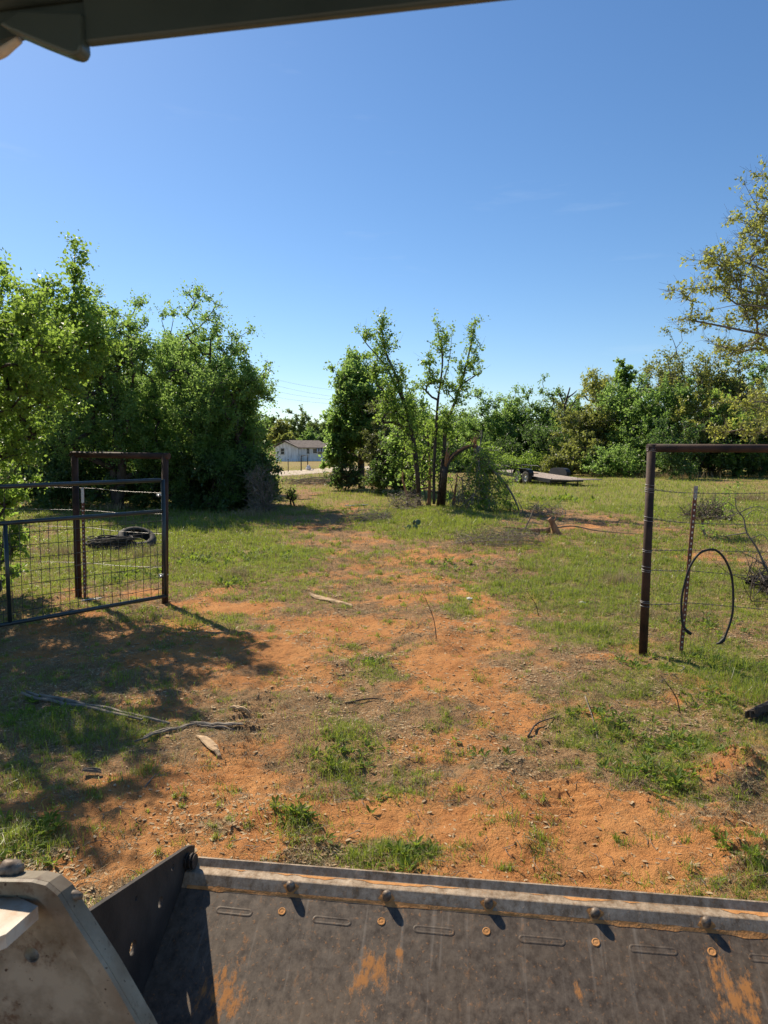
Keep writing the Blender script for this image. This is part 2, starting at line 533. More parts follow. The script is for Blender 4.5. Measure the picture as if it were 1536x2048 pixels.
def H(x, y):
    x = np.asarray(x, float); y = np.asarray(y, float)
    h = (fbm(x, y, 5.0, 2, 3) - .5) * 0.10 * sst(3, 14, y)
    near = 1 - sst(14, 40, y)
    r = fbm(x, y, 0.45, 3, 41) - .5
    h = h + near * (0.075 * r + 0.052 * (fbm(x, y, 0.11, 3, 47) - .5) + 0.022 * (1 - sst(5, 9, y)) * (fbm(x, y, 0.045, 2, 49) - .5))
    # wheel ruts through the gateway
    for (x0, wob) in ((-0.35, 1.0), (1.05, 2.0)):
        cx = x0 + 0.25 * np.sin(y * .35 + wob) + (y - 4) * 0.04
        h = h - 0.022 * np.exp(-((x - cx) / 0.2) ** 2) * (1 - sst(9, 16, y))
    # cleat marks of the loader's own tracks
    for (x0, y0, y1, sl) in ((-0.95, 3.0, 6.5, -.02), (0.95, 2.6, 5.6, .10), (1.75, 2.4, 4.4, .12)):
        cx = x0 + (y - 3) * sl
        m = np.exp(-((x - cx) / 0.17) ** 4) * sst(y0 - .4, y0 + .3, y) * (1 - sst(y1 - 1, y1, y)) * np.clip(fbm(x, y, .6, 3, 77) * 3 - 1.0, 0, 1)
        h = h + m * (0.022 * np.sin(2 * PI * (y + .12 * np.abs(x - cx)) / 0.115) - .012)
    for (c, r_, hh) in MOUNDS:
        q = ((x - c[0]) ** 2 + (y - c[1]) ** 2) / r_ ** 2
        h = h + hh * np.exp(-q * 1.4) * (0.7 + 0.7 * fbm(x, y, 0.12, 3, 61))
    return h - 0.45 * sst(62, 120, y)


def h1(x, y):
    return float(H(np.array([x]), np.array([y]))[0])


def onG(px, py, dz=0.0):
    p = G(px, py)
    return np.array((p[0], p[1], h1(p[0], p[1]) + dz))


ys = list(np.arange(-12, 1.9, 0.5))
y = 2.0
while y < 230:
    ys.append(y); y += max(0.026, 0.0072 * y)
ys += [260, 320, 420, 600, 900, 1500, 2500]
ys = np.array(ys)
nc = 561
u = np.linspace(-1, 1, nc)
u = np.sign(u) * (0.3 * np.abs(u) + 0.7 * np.abs(u) ** 3)
wid = 12 + 1.2 * np.maximum(ys, 0)
GX = u[None] * wid[:, None]
GY = np.repeat(ys[:, None], nc, 1)
GZ = H(GX, GY)
gm = MB()
i = np.arange(len(ys) - 1)[:, None] * nc
j = np.arange(nc - 1)[None]
gm.add(np.stack((GX, GY, GZ), -1).reshape(-1, 3), np.stack((i + j, i + j + 1, i + nc + j + 1, i + nc + j), -1).reshape(-1, 4), True)


def ground_mat():
    k = N('red_sandy_ground')
    at = k.n('Attribute'); at.attribute_name = 'ground_cover'
    sp = k.n('SeparateColor'); k.l(at.outputs['Color'], sp.inputs[0])
    grass, soil, dist = sp.outputs[0], sp.outputs[1], sp.outputs[2]
    n1 = k.noise(2.0, 6, 0.65)
    n2 = k.noise(14, 6, 0.7)
    n3 = k.noise(60, 4, 0.7)
    n4 = k.noise(180, 3, 0.6)
    sc = k.mix(k.rng(n1, 0.3, 0.7), (0.42, 0.17, 0.056), (0.57, 0.276, 0.098))
    sc = k.mix(k.rng(n3, 0.55, 0.75, 0, 0.6), sc, (0.30, 0.115, 0.04))
    sc = k.mix(k.rng(n4, 0.60, 0.70, 0, 0.7), sc, (0.17, 0.085, 0.035))
    lt = k.mix(k.rng(n2, 0.3, 0.7), (0.20, 0.11, 0.05), (0.38, 0.215, 0.10))
    lt = k.mix(k.rng(n4, 0.48, 0.68, 0, 0.75), lt, (0.44, 0.33, 0.19))
    lt = k.mix(k.rng(n3, 0.55, 0.7, 0, 0.75), lt, (0.10, 0.06, 0.03))
    gr = k.mix(k.rng(n2, 0.3, 0.7), (0.16, 0.175, 0.035), (0.30, 0.30, 0.075))
    gr = k.mix(k.rng(n3, 0.5, 0.75, 0, 0.6), gr, (0.26, 0.20, 0.10))
    sm = k.math('ADD', soil, k.math('MULTIPLY', k.math('SUBTRACT', n2, 0.5), 1.3))
    sm = k.math('ADD', sm, k.math('MULTIPLY', k.math('SUBTRACT', n3, 0.5), 0.9))
    c = k.mix(k.rng(sm, 0.25, 0.70), lt, sc)
    g2 = k.math('ADD', grass, k.math('MULTIPLY', k.math('SUBTRACT', n2, 0.5), 1.0))
    c = k.mix(k.rng(g2, 0.40, 0.95, 0, 0.75), c, gr)
    h = k.math('ADD', k.math('MULTIPLY', n2, 1.0), k.math('MULTIPLY', n3, 0.5))
    h = k.math('ADD', h, k.math('MULTIPLY', n4, 0.2))
    return k.done(k.pr(c, 0.95, 0, k.bump(h, 0.9, 0.04), 0.15))


ground = gm.build('ground', ground_mat())
ground['kind'] = 'structure'
gg, gs = cover(GX.ravel(), GY.ravel())
ca = ground.data.color_attributes.new('ground_cover', 'FLOAT_COLOR', 'POINT')
cc = np.ones((len(gg), 4), np.float32)
cc[:, 0] = gg; cc[:, 1] = gs; cc[:, 2] = np.clip(GY.ravel() / 100, 0, 1)
ca.data.foreach_set('color', cc.ravel())

# gravel road in front of the house
rp = bezier([G(-200, 975), G(150, 966), G(400, 957), G(534, 949), G(610, 944), G(690, 938.5), G(770, 932), G(860, 926), G(960, 922)], 10)
rm = MB()
d = np.gradient(rp, axis=0); d[:, 2] = 0; d /= np.linalg.norm(d, axis=1, keepdims=True)
nrm = np.stack((-d[:, 1], d[:, 0], 0 * d[:, 0]), -1)
rows = []
for w_, dz in ((-2.6, .0), (-2.2, .05), (-.9, .03), (0, .06), (.9, .03), (2.2, .05), (2.6, .0)):
    q = rp + nrm * (w_ + 0.25 * (fbm(rp[:, 0], rp[:, 1], 2, 2, int(w_ * 10) + 50) - .5)[:, None])
    q[:, 2] = H(q[:, 0], q[:, 1]) + dz + 0.012
    rows.append(q)
R_ = np.stack(rows, 1); m_, k_ = R_.shape[:2]
i = np.arange(m_ - 1)[:, None] * k_; j = np.arange(k_ - 1)[None]
rm.add(R_.reshape(-1, 3), np.stack((i + j, i + j + 1, i + k_ + j + 1, i + k_ + j), -1).reshape(-1, 4), True)
road = rm.build('dirt_road', M['road'])
road['kind'] = 'structure'


# ------------------------------------------------------------------ trees
def leaves(mb, pos, size, rng, updir=0.35, aspect=0.62, fold=0.18, mi=0):
    n = len(pos)
    if n == 0: return
    size = size * rng.uniform(0.55, 1.3, n)
    a = rng.normal(size=(n, 3)); a[:, 2] -= 0.15; a /= np.linalg.norm(a, axis=1, keepdims=True)
    nn = rng.normal(size=(n, 3)); nn[:, 2] += updir * 3
    b = np.cross(nn, a); b /= np.linalg.norm(b, axis=1, keepdims=True) + 1e-9
    c = np.cross(a, b)
    L = a * size[:, None]; Wd = b * (size * aspect * 0.5)[:, None]; C = c * (size * fold)[:, None]
    v = np.stack((pos, pos + L * 0.5 + Wd + C * .6, pos + L, pos + L * 0.5 - Wd + C * .6), 1).reshape(-1, 3)
    mb.add(v, np.arange(n * 4).reshape(-1, 4), False, mi)


class Skel:
    """branch skeleton that grows from stems towards the leaf clusters"""
    def __init__(self, rng):
        self.pos, self.par, self.rng = [], [], rng
        self.paths = []

    def stem(self, pts, parent=-1):
        idx = [] if parent < 0 else [parent]
        for p in pts:
            self.pos.append(np.array(p, float)); self.par.append(idx[-1] if idx else -1)
            idx.append(len(self.pos) - 1)
        self.paths.append(idx)
        return idx

    def grow(self, targets, rootp, up=0.25, wig=0.08, minz=0.0):
        rng = self.rng
        rootp = np.asarray(rootp, float)
        order = np.argsort(np.linalg.norm(targets - rootp, axis=1))
        tips = []
        for t in targets[order]:
            A = np.array(self.pos)
            dv = t - A
            dist = np.linalg.norm(dv, axis=1)
            pen = dist * (1 + 0.9 * np.clip(-(dv[:, 2]) / (dist + 1e-6), 0, 1)) + 0.16 * np.linalg.norm(A - rootp, axis=1)
            pen[A[:, 2] < minz] += 5
            k = int(np.argmin(pen)); L = dist[k]
            if L < 0.02:
                continue
            ns = 2 if L < 0.6 else 3 if L < 1.5 else 4
            pts = []
            for q in range(1, ns + 1):
                f = q / ns
                p = A[k] + dv[k] * f
                if q < ns:
                    p = p + rng.normal(size=3) * wig * L
                p[2] += up * L * (f * (1 - f)) * rng.uniform(-.3, 1)
                pts.append(p)
            tips.append(self.stem(pts, k)[-1])
        return tips

    def wood(self, mb, r_tip, power=0.46, rmax=None, minr=0.0, r_stub=None):
        n = len(self.pos)
        cnt = np.ones(n)
        for i in range(n - 1, -1, -1):
            if self.par[i] >= 0:
                cnt[self.par[i]] += cnt[i] if self.haschild(i) else 1
        r = r_tip * cnt ** power
        if rmax: r = np.minimum(r, rmax)
        P_ = np.array(self.pos)
        for idx in self.paths:
            if len(idx) < 2: continue
            rr = r[idx].copy()
            rr[0] = min(rr[0], rr[1] * 1.25)
            k = 8 if rr[0] > .08 else 6 if rr[0] > .03 else 4 if rr[0] > .012 else 3
            mb.tube(P_[idx], rr, k, caps=True)

    def haschild(self, i):
        return True


def lobe_points(lobes, n, rng, shell=0.55, warp=0.35, zmin=0.3):
    out = []
    vol = np.array([l[3] * l[4] * l[5] for l in lobes]) ** 0.8
    vol /= vol.sum()
    for l, w in zip(lobes, vol):
        m = max(8, int(round(n * w)))
        d = rng.normal(size=(m * 2, 3)); d /= np.linalg.norm(d, axis=1, keepdims=True)
        # lumpy outline
        lump = 1 + warp * (vnoise(np.arctan2(d[:, 1], d[:, 0]) * 2.2 + l[0], d[:, 2] * 3 + l[2], 7) - .5) * 2
        rad = rng.uniform(0, 1, m * 2) ** shell
        p = np.array(l[:3]) + d * np.array(l[3:]) * (rad * lump)[:, None]
        p = p[p[:, 2] > zmin][:m]
        out.append(p)
    return np.concatenate(out)


def tree(name, label, base, lobes, stems, n_cl, n_leaf, leaf, spread, lm, bark='bark', seed=1, r_tip=0.006, shell=0.5, cat='tree', group=None,
         zmin=0.3, rmax=None, aspect=0.62, warp=0.35, minz=0.0, up=0.25, twigs=0, droop=0.0, power=0.46):
    rng = np.random.default_rng(seed)
    root = empty(name, base, label, cat, group)
    base = np.asarray(base, float)
    sk = Skel(rng)
    for st in stems:
        sk.stem(bezier(np.asarray(st, float), 4))
    cl = lobe_points(lobes, n_cl, rng, shell, warp, base[2] + zmin)
    sk.grow(cl, stems[0][0], up, minz=minz)
    wd = MB()
    ends = np.array([sk.pos[p[-1]] for p in sk.paths])
    prev = np.array([sk.pos[p[-2]] for p in sk.paths])
    sk.wood(wd, r_tip, power, rmax)
    dirs = ends - prev; dirs /= np.linalg.norm(dirs, axis=1, keepdims=True) + 1e-9
    if twigs:
        for e, dd in zip(ends, dirs):
            for q in range(twigs):
                v = dd * 0.7 + rng.normal(size=3) * 0.6; v[2] -= droop
                v /= np.linalg.norm(v)
                L = spread * rng.uniform(1.0, 2.6)
                mid = e + v * L * .5 + rng.normal(size=3) * L * .1
                wd.tube(np.array((e, mid, e + v * L + (0, 0, L * .12))), np.array((1, .75, .45)) * r_tip * .8, 3, False)
    wd.build('trunk', M[bark], root)
    lf = MB()
    per = n_leaf // max(1, len(ends))
    # sprays: leaves are strung along several short shoots that leave the branch end
    ns = max(2, per // 14)
    E = np.repeat(ends, ns, 0); D = np.repeat(dirs, ns, 0)
    sd = D * 0.55 + rng.normal(size=E.shape) * 0.62 + np.array((0, 0, 0.22 - droop)); sd /= np.linalg.norm(sd, axis=1, keepdims=True)
    sl = spread * rng.uniform(0.5, 2.3, len(E))
    k = max(1, int(math.ceil(per / ns)))
    t = rng.uniform(-0.25, 1.0, (len(E), k))
    pos = E[:, None] + sd[:, None] * (sl[:, None] * t)[..., None] + rng.normal(size=(len(E), k, 3)) * (spread * 0.22)
    pos = pos.reshape(-1, 3)
    pos = pos[pos[:, 2] > base[2] + 0.05]
    leaves(lf, pos, leaf, rng, aspect=aspect)
    lf.build('crown', M[lm], root)
    return root


def simple_tree(name, label, px, top, wpx, Y, lm, seed, n_leaf=9000, leaf=0.2, bottom=None, bark='bark', cat='tree', group=None, trunk_h=0.35, n_cl=None, shell=0.45, lean=0.0, twigs=0, spread=None, warp=.4, skirt=True):
    """tree placed by its measured crown: centre, top and width in the photo, at the distance Y"""
    rng = np.random.default_rng(seed + 999)
    small = cat in ('shrub', 'bush', 'sapling')
    x = P(px, 900, Y)[0]
    z0 = h1(x, Y)
    zt = P(px, top, Y)[2]
    rx = wpx / 2 * Y / F
    hgt = zt - z0
    zb = z0 + hgt * trunk_h if bottom is None else P(px, bottom, Y)[2]
    lobes = []
    zc, rz = (zt + zb) / 2, (zt - zb) / 2
    lobes.append((x, Y, zc, rx * .8, rx * .8, rz * .95))
    for q in range(6):
        a = q * 1.05 + rng.uniform(-.5, .5)
        f = rng.uniform(-.6, .65)
        k = math.sqrt(max(0.1, 1 - f * f))
        s = rng.uniform(.36, .6)
        lobes.append((x + math.cos(a) * rx * .58 * k, Y + math.sin(a) * rx * .58 * k, zc + f * rz * .8, rx * s, rx * s, min(rz * .45, rx * s)))
    if skirt and (bottom is not None or trunk_h < .12):
        for q in range(5):                       # leafy skirt so that the crown reaches down
            a = q * 1.26 + rng.uniform(-.4, .4)
            lobes.append((x + math.cos(a) * rx * .62, Y + math.sin(a) * rx * .62, zb + rz * rng.uniform(.22, .5), rx * .42, rx * .42, rz * .36))
    base = (x - lean, Y, z0 - 0.05)
    top_p = (x + rng.uniform(-.2, .2) * rx, Y, zb + (zt - zb) * .75)
    stems = [[base, (x - lean * .6 + rng.uniform(-.1, .1), Y, z0 + hgt * .25), (x + rng.uniform(-.15, .15) * rx, Y + rng.uniform(-.1, .1), z0 + hgt * .5), top_p]]
    if rng.uniform() < .6:
        stems.append([(base[0] + .12, base[1], base[2]), (x + rx * .15, Y, z0 + hgt * .28), (x + rx * rng.uniform(-.4, .5), Y + rx * .2, z0 + hgt * .62)])
    return tree(name, label, base, lobes, stems, n_cl or max(60, n_leaf // 70), n_leaf, leaf, spread or max(.18, rx * .14), lm, bark, seed, r_tip=0.004 + Y * 0.00016, shell=shell, cat=cat, group=group,
                zmin=0.12 if small else 0.25, rmax=.03 if small else .17, twigs=twigs, warp=warp, minz=z0 + hgt * .12)


# --- the tree at the left edge, nearest to the gate
base = (-7.3, 9.6, h1(-7.3, 9.6))
def lob(px, py, Y, r, rz=None):
    c = P(px, py, Y)
    return (c[0], c[1], c[2], r, r, rz or r)
tree('oak_tree', 'nearest leafy oak reaching over the gate, bright leaves and a tall thin spire on top', base,
     [lob(-60, 680, 9.6, 1.2), lob(60, 640, 9.9, .65), lob(40, 760, 9.2, .85), lob(110, 800, 9.3, .55), lob(-40, 880, 9.4, .9), lob(30, 900, 9.7, .5), lob(-100, 760, 9.2, 1.4),
      lob(150, 545, 10.2, .28, .5), lob(146, 600, 10.2, .2, .3), lob(140, 650, 10.2, .3, .4), lob(175, 640, 10.2, .3, .3), lob(200, 690, 10.0, .3, .3), lob(95, 610, 10.1, .3, .3), lob(10, 560, 10.0, .4), lob(120, 680, 9.8, .7), lob(-250, 700, 9.4, 1.6), lob(-250, 600, 9.6, 1.1), lob(-150, 560, 8.6, 1.1), lob(-230, 640, 7.8, 1.2), lob(-330, 800, 7.6, .9),
      lob(165, 740, 9.7, .32), lob(110, 680, 8.7, .4), lob(40, 650, 8.4, .45), lob(70, 720, 8.5, .5), (-4.55, 7.4, 4.2, .55, .55, .5), (-4.6, 8.0, 4.1, .6, .6, .5), (-4.9, 7.9, 3.4, .5, .5, .4), lob(60, 860, 9.6, .5), (-4.9, 6.9, 3.9, .85, .85, .6), (-5.6, 6.3, 4.4, .9, .9, .6), (-5.0, 5.6, 5.0, .7, .7, .5), (-5.9, 5.2, 4.9, .8, .8, .5)],
     [[base, (-7.2, 9.6, 1.2), (-7.0, 9.6, 2.6), (-6.4, 9.7, 3.8), (-5.9, 9.9, 4.7)],
      [P(150, 700, 10.2), P(148, 600, 10.2), P(150, 490, 10.2)], [(-7.0, 9.5, 2.2), (-6.3, 8.4, 3.1), (-5.5, 7.2, 3.8), (-5.5, 6.2, 4.5)]],
     900, 72000, 0.062, 0.15, 'leaf_bright', rmax=.12, seed=11, r_tip=0.0042, shell=0.6, zmin=.3)
# low leafy shoots behind the gate
b0 = onG(-20, 1215)
tree('leafy_bush', 'low bright leafy bush behind the left end of the gate mesh', b0, [lob(10, 1120, 9.6, .28, .4), lob(35, 1080, 9.7, .2, .3), lob(-60, 1100, 9.5, .5, .6), lob(5, 1190, 9.5, .25, .2), lob(10, 1000, 9.8, .35, .4), lob(-70, 980, 9.8, .5, .5)],
     [[b0, b0 + (0.1, 0, .4), b0 + (.2, 0, .8), b0 + (.15, .2, 1.5)]], 110, 5000, 0.075, 0.1, 'leaf_bright', seed=12, r_tip=.004, zmin=.1, cat='bush')

# --- the grove on the left
LG = 'trees of the grove on the left'
simple_tree('oak_tree', 'dense oak behind the gate brace, second crown from the left edge', 225, 555, 255, 23.0, 'leaf_oak', 21, 56000, 0.088, bottom=960, group=LG, n_cl=560, spread=.24, shell=.5, warp=.34)
simple_tree('oak_tree', 'rounded oak at the right end of the left grove, leaves down to the grass', 425, 566, 250, 23.5, 'leaf_oak', 27, 66000, 0.088, bottom=1010, group=LG, n_cl=660, spread=.24, shell=.5, warp=.34)
simple_tree('oak_tree', 'dark side crown bulging towards the house from the left grove', 476, 715, 140, 24.5, 'leaf_oak', 23, 31000, 0.088, bottom=1005, group=LG, n_cl=300, spread=.23, warp=.34)
simple_tree('oak_tree', 'oak seen between the two rounded crowns of the left grove', 335, 600, 190, 27, 'leaf_oak', 24, 34000, 0.10, bottom=980, group=LG, n_cl=260)
simple_tree('oak_tree', 'dark oak behind the spire of the nearest tree', 110, 555, 250, 25, 'leaf_deep', 25, 37000, 0.10, bottom=960, group=LG, n_cl=280)
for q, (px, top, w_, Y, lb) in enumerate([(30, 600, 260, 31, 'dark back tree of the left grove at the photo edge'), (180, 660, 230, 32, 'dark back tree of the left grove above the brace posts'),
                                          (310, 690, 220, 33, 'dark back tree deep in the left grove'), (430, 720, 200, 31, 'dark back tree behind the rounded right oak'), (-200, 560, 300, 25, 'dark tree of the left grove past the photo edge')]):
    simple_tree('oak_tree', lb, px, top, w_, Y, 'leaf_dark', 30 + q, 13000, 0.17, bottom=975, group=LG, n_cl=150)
UG = 'shrubs under the left grove'
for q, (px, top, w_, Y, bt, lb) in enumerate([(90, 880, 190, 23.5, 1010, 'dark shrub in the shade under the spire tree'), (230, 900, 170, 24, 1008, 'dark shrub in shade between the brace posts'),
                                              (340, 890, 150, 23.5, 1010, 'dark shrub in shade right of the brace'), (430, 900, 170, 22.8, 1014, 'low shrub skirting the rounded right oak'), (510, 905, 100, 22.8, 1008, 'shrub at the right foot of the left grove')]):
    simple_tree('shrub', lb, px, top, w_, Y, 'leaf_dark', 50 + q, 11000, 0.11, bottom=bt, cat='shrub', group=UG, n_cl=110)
simple_tree('twiggy_bush', 'bare twiggy bush at the right foot of the left grove', 522, 930, 60, 21.5, 'leaf_grey', 58, 500, 0.05, bottom=1035, cat='bush', n_cl=120, twigs=5, bark='dead_twig', spread=.16)

# --- centre: dark tree behind, cedar-like bush
simple_tree('elm_tree', 'dark full tree with a double trunk behind the broken trees', 723, 684, 152, 34.5, 'leaf_oak', 61, 26000, 0.16, bottom=915, n_cl=400, spread=.28, shell=.55, warp=.36)
simple_tree('elm_tree', 'lower side crown leaning left of the dark central tree', 678, 800, 72, 34, 'leaf_oak', 62, 7000, 0.17, bottom=935, n_cl=110)
simple_tree('cedar_bush', 'dull green twiggy cedar bush right of the dark central trunk', 775, 775, 115, 31, 'leaf_grey', 63, 13000, 0.10, bottom=985, cat='bush', n_cl=200, twigs=3, bark='bark_grey')
simple_tree('shrub', 'dark shrub between the cedar bush and broken trees', 790, 850, 110, 30, 'leaf_dark', 64, 5000, 0.13, bottom=985, cat='shrub', n_cl=90)
simple_tree('shrub', 'small dark bush left of the dark central trunk', 690, 925, 70, 33, 'leaf_dark', 65, 2500, 0.12, bottom=972, cat='shrub', n_cl=70, twigs=3)

simple_tree('elm_tree', 'thin pale green tree behind the stems of the torn clump', 822, 745, 120, 29, 'leaf_oak', 66, 9000, 0.13, bottom=980, n_cl=150, spread=.25)
# --- the broken clump in the middle
Yc = 23.0
def pc(px, py, dy=0.0): return P(px, py, Yc + dy)
bA = onG(838, 1014)
tree('broken_tree', 'thin sparse tree leaning left, tallest of the torn clump', bA,
     [(*pc(770, 690), .35, .3, .8), (*pc(790, 760), .5, .5, .6), (*pc(735, 672), .35, .2, .25), (*pc(780, 820), .6, .5, .6), (*pc(820, 840), .4, .4, .6), (*pc(755, 740), .3, .3, .6), (*pc(765, 650), .1, .1, .3), (*pc(830, 900), .3, .3, .5)],
     [[bA, pc(835, 950), pc(828, 890), pc(818, 840), pc(795, 760), pc(770, 700), pc(762, 640)], [pc(822, 850), pc(800, 790), pc(770, 730), pc(735, 690), pc(716, 662)], [pc(853, 1012), pc(846, 960), pc(838, 905)]],
     170, 6400, 0.09, 0.2, 'leaf_bright', seed=71, r_tip=.0045, zmin=1.2, twigs=1, minz=1.6, rmax=.085, power=.5)
bB = onG(876, 1014)
tree('broken_tree', 'thin forked tree with two tall tufts, right of the torn clump', bB,
     [(*pc(885, 690), .3, .25, .75), (*pc(945, 680), .28, .2, .65), (*pc(870, 760), .42, .3, .5), (*pc(915, 780), .45, .3, .6), (*pc(890, 850), .5, .4, .7), (*pc(935, 730), .35, .3, .4), (*pc(855, 720), .25, .2, .2), (*pc(905, 920), .4, .3, .4)],
     [[bB, pc(882, 960), pc(888, 900), pc(893, 850), pc(915, 790), pc(935, 720), pc(950, 645)], [pc(868, 1008), pc(868, 940), pc(872, 860), pc(876, 800), pc(885, 720), pc(873, 645)], [pc(885, 770), pc(898, 720), pc(905, 660)],
      [pc(920, 770), pc(945, 755), pc(962, 742)]],
     170, 6000, 0.09, 0.19, 'leaf_bright', seed=72, r_tip=.0045, zmin=1.6, twigs=1, minz=1.4, rmax=.14, power=.5)
# torn limb arching over to the right (splintered end), a thing broken but still standing on the stump
sb = empty('broken_limb', onG(884, 1012), 'torn reddish limb arching right with a splintered end', 'limb')
w = MB()
w.tube(bezier([onG(884, 1012, -.05), pc(888, 960, -.25), pc(893, 930, -.3), pc(908, 910, -.3), pc(930, 896, -.3), pc(950, 891, -.3)], 5), np.linspace(.12, .055, 26), 7)
w.build('trunk', M['bark'], sb)
w = MB()
rg = np.random.default_rng(5)
for q in range(9):
    a = pc(948 + rg.uniform(-5, 5), 893 + rg.uniform(-4, 4), -.3)
    w.tube(np.array((a, a + rg.normal(size=3) * .05 + (0, 0, .12), a + rg.normal(size=3) * .09 + (0.02, 0, rg.uniform(.1, .38)))), (.03, .02, .004), 4)
for q in range(5):
    a = pc(893 + rg.uniform(-3, 3), 925 + rg.uniform(-10, 8), -.38)
    w.tube(np.array((a, a + (rg.uniform(-.05, .1), 0, .2), a + (rg.uniform(0, .16), rg.uniform(-.05, .05), rg.uniform(.3, .5)))), (.04, .03, .004), 4)
w.tube(bezier([pc(893, 928, -.36), pc(908, 908, -.36), pc(930, 894, -.36), pc(948, 889, -.36)], 4), (.03,) * 13, 5)
w.build('splintered_wood', M['bark_red'], sb)
# peeled stumps at the clump's foot
for q, (px, py, hh, lean, lb) in enumerate([(820, 1016, .95, -.25, 'short torn reddish stump left of the clump'), (858, 1016, 1.5, .02, 'peeled reddish stem standing in the torn clump'), (906, 1014, .9, .12, 'thin split stem right of the torn clump')]):
    b = onG(px, py)
    w = MB()
    w.tube(bezier([b - (0, 0, .05), b + (lean * .4, 0, hh * .4), b + (lean, 0, hh)], 4), np.linspace(.075, .03, 9), 7)
    for s in range(5):
        a = b + (lean, 0, hh - .03)
        w.tube(np.array((a, a + (rg.uniform(-.05, .05), rg.uniform(-.05, .05), rg.uniform(.08, .3)))), (.02, .003), 4)
    tag(w.build('torn_stump', M['bark_red'], None, b), lb, 'stump', 'torn stumps of the broken clump')
# leafy undergrowth in the clump
simple_tree('sapling', 'yellow-green leafy sapling growing inside the torn clump', 855, 800, 120, 24, 'leaf_bright', 73, 2600, 0.10, bottom=985, cat='sapling', n_cl=90, twigs=1)

# --- fallen crown hanging from the torn limb
rgb = np.random.default_rng(8)
def brush(name, label, cat, px0, px1, py0, py1, Y, n, leafn, seed, lm='leaf_grey', base=None, hang=None, r0=.012, leaf=.06, bark='dead_twig'):
    rg = np.random.default_rng(seed)
    b = onG((px0 + px1) / 2, py1)
    root = empty(name, b, label, cat)
    w, lf, tips = MB(), MB(), []
    for q in range(n):
        a = P(rg.uniform(px0, px1), rg.uniform(py0 + (py1 - py0) * .3, py1), Y + rg.normal() * .5)
        a[2] = max(a[2], h1(a[0], a[1]) + .02)
        if hang is not None and rg.uniform() < .55:
            a = np.array(hang) + rg.normal(size=3) * .08
        t = P(rg.uniform(px0, px1), rg.uniform(py0, py1), Y + rg.normal() * .6)
        t[2] = max(t[2], h1(t[0], t[1]) + .02)
        mid = (a + t) / 2 + rg.normal(size=3) * .12
        mid[2] = max(mid[2], h1(mid[0], mid[1]) + .03)
        pts = bezier([a, mid, t], 4)
        w.tube(pts, np.linspace(r0 * rg.uniform(.5, 1.3), r0 * .25, len(pts)), 4, False)
        for k in range(4):
            i_ = rg.integers(2, len(pts)); e = pts[i_] + rg.normal(size=3) * .18
            e[2] = max(e[2], h1(e[0], e[1]) + .02)
            w.tube(np.array((pts[i_], (pts[i_] + e) / 2 + rg.normal(size=3) * .03, e)), (r0 * .4, r0 * .3, r0 * .15), 3, False)
            tips.append((pts[i_], e))
    w.build('branches', M[bark], root)
    if leafn:
        T = np.array(tips); idx = rg.integers(0, len(T), leafn); t = rg.uniform(0, 1.1, leafn)[:, None]
        pos = T[idx, 0] * (1 - t) + T[idx, 1] * t + rg.normal(size=(leafn, 3)) * .03
        pos = pos[pos[:, 2] > 0.01]
        leaves(lf, pos, leaf, rg)
        lf.build('leaves', M[lm], root)
    return root


brush('fallen_crown', 'torn-off leafy crown hanging to the ground beside the broken limb', 'branch', 930, 1038, 908, 1062, 22.3, 90, 7000, 81, 'leaf_bright', hang=P(958, 905, 22.6), leaf=.07, bark='bark_grey')
w = MB()
hb = P(955, 893, 22.7)
w.tube(bezier([hb, P(975, 930, 22.4), P(1005, 960, 22.3), P(1030, 1000, 22.2), P(1048, 1050, 22.1)], 5), np.linspace(.06, .015, 21), 6)
w.tube(bezier([hb, P(962, 950, 22.2), P(975, 1000, 22.0), P(990, 1045, 21.9)], 5), np.linspace(.04, .012, 16), 6)
w.tube(bezier([P(958, 905, 22.6), P(964, 860, 22.6), P(955, 880, 22.6)], 4), np.linspace(.02, .008, 9), 5)
tag(w.build('hanging_branch', M['bark_grey'], None, hb), 'grey bent branch running down through the torn-off crown', 'branch')
brush('brush_pile', 'low heap of grey twigs in front of the torn-off crown', 'brush', 895, 1090, 1050, 1104, 14.8, 90, 500, 82, 'leaf_grey', r0=.006, leaf=.04)
brush('brush_pile', 'dark twig heap in shade left of the torn clump', 'brush', 690, 790, 1020, 1058, 19.5, 70, 250, 83, 'leaf_dark', r0=.009, leaf=.05)
brush('brush_pile', 'twigs and branch bits at the foot of the torn clump', 'brush', 775, 850, 985, 1022, 22.5, 60, 200, 84, 'leaf_grey', r0=.01, leaf=.05)
brush('brush_pile', 'pale sticks scattered right of the torn-off crown', 'brush', 1040, 1130, 1010, 1050, 20.8, 60, 80, 85, 'leaf_grey', r0=.011, leaf=.05)
brush('brush_pile', 'bare grey branches between the clump and the torn-off crown', 'brush', 900, 965, 930, 1040, 22.9, 60, 150, 86, 'leaf_grey', r0=.014, leaf=.06, bark='bark_grey')
brush('brush_pile', 'dark root clump at the right photo edge behind the fence', 'brush', 1490, 1600, 1145, 1192, 9.9, 60, 0, 87, r0=.016, bark='bark')
brush('brush_pile', 'low dark twig heap in grass right of the left grove', 'brush', 560, 720, 950, 972, 38, 60, 300, 88, 'leaf_grey', r0=.014, leaf=.08)

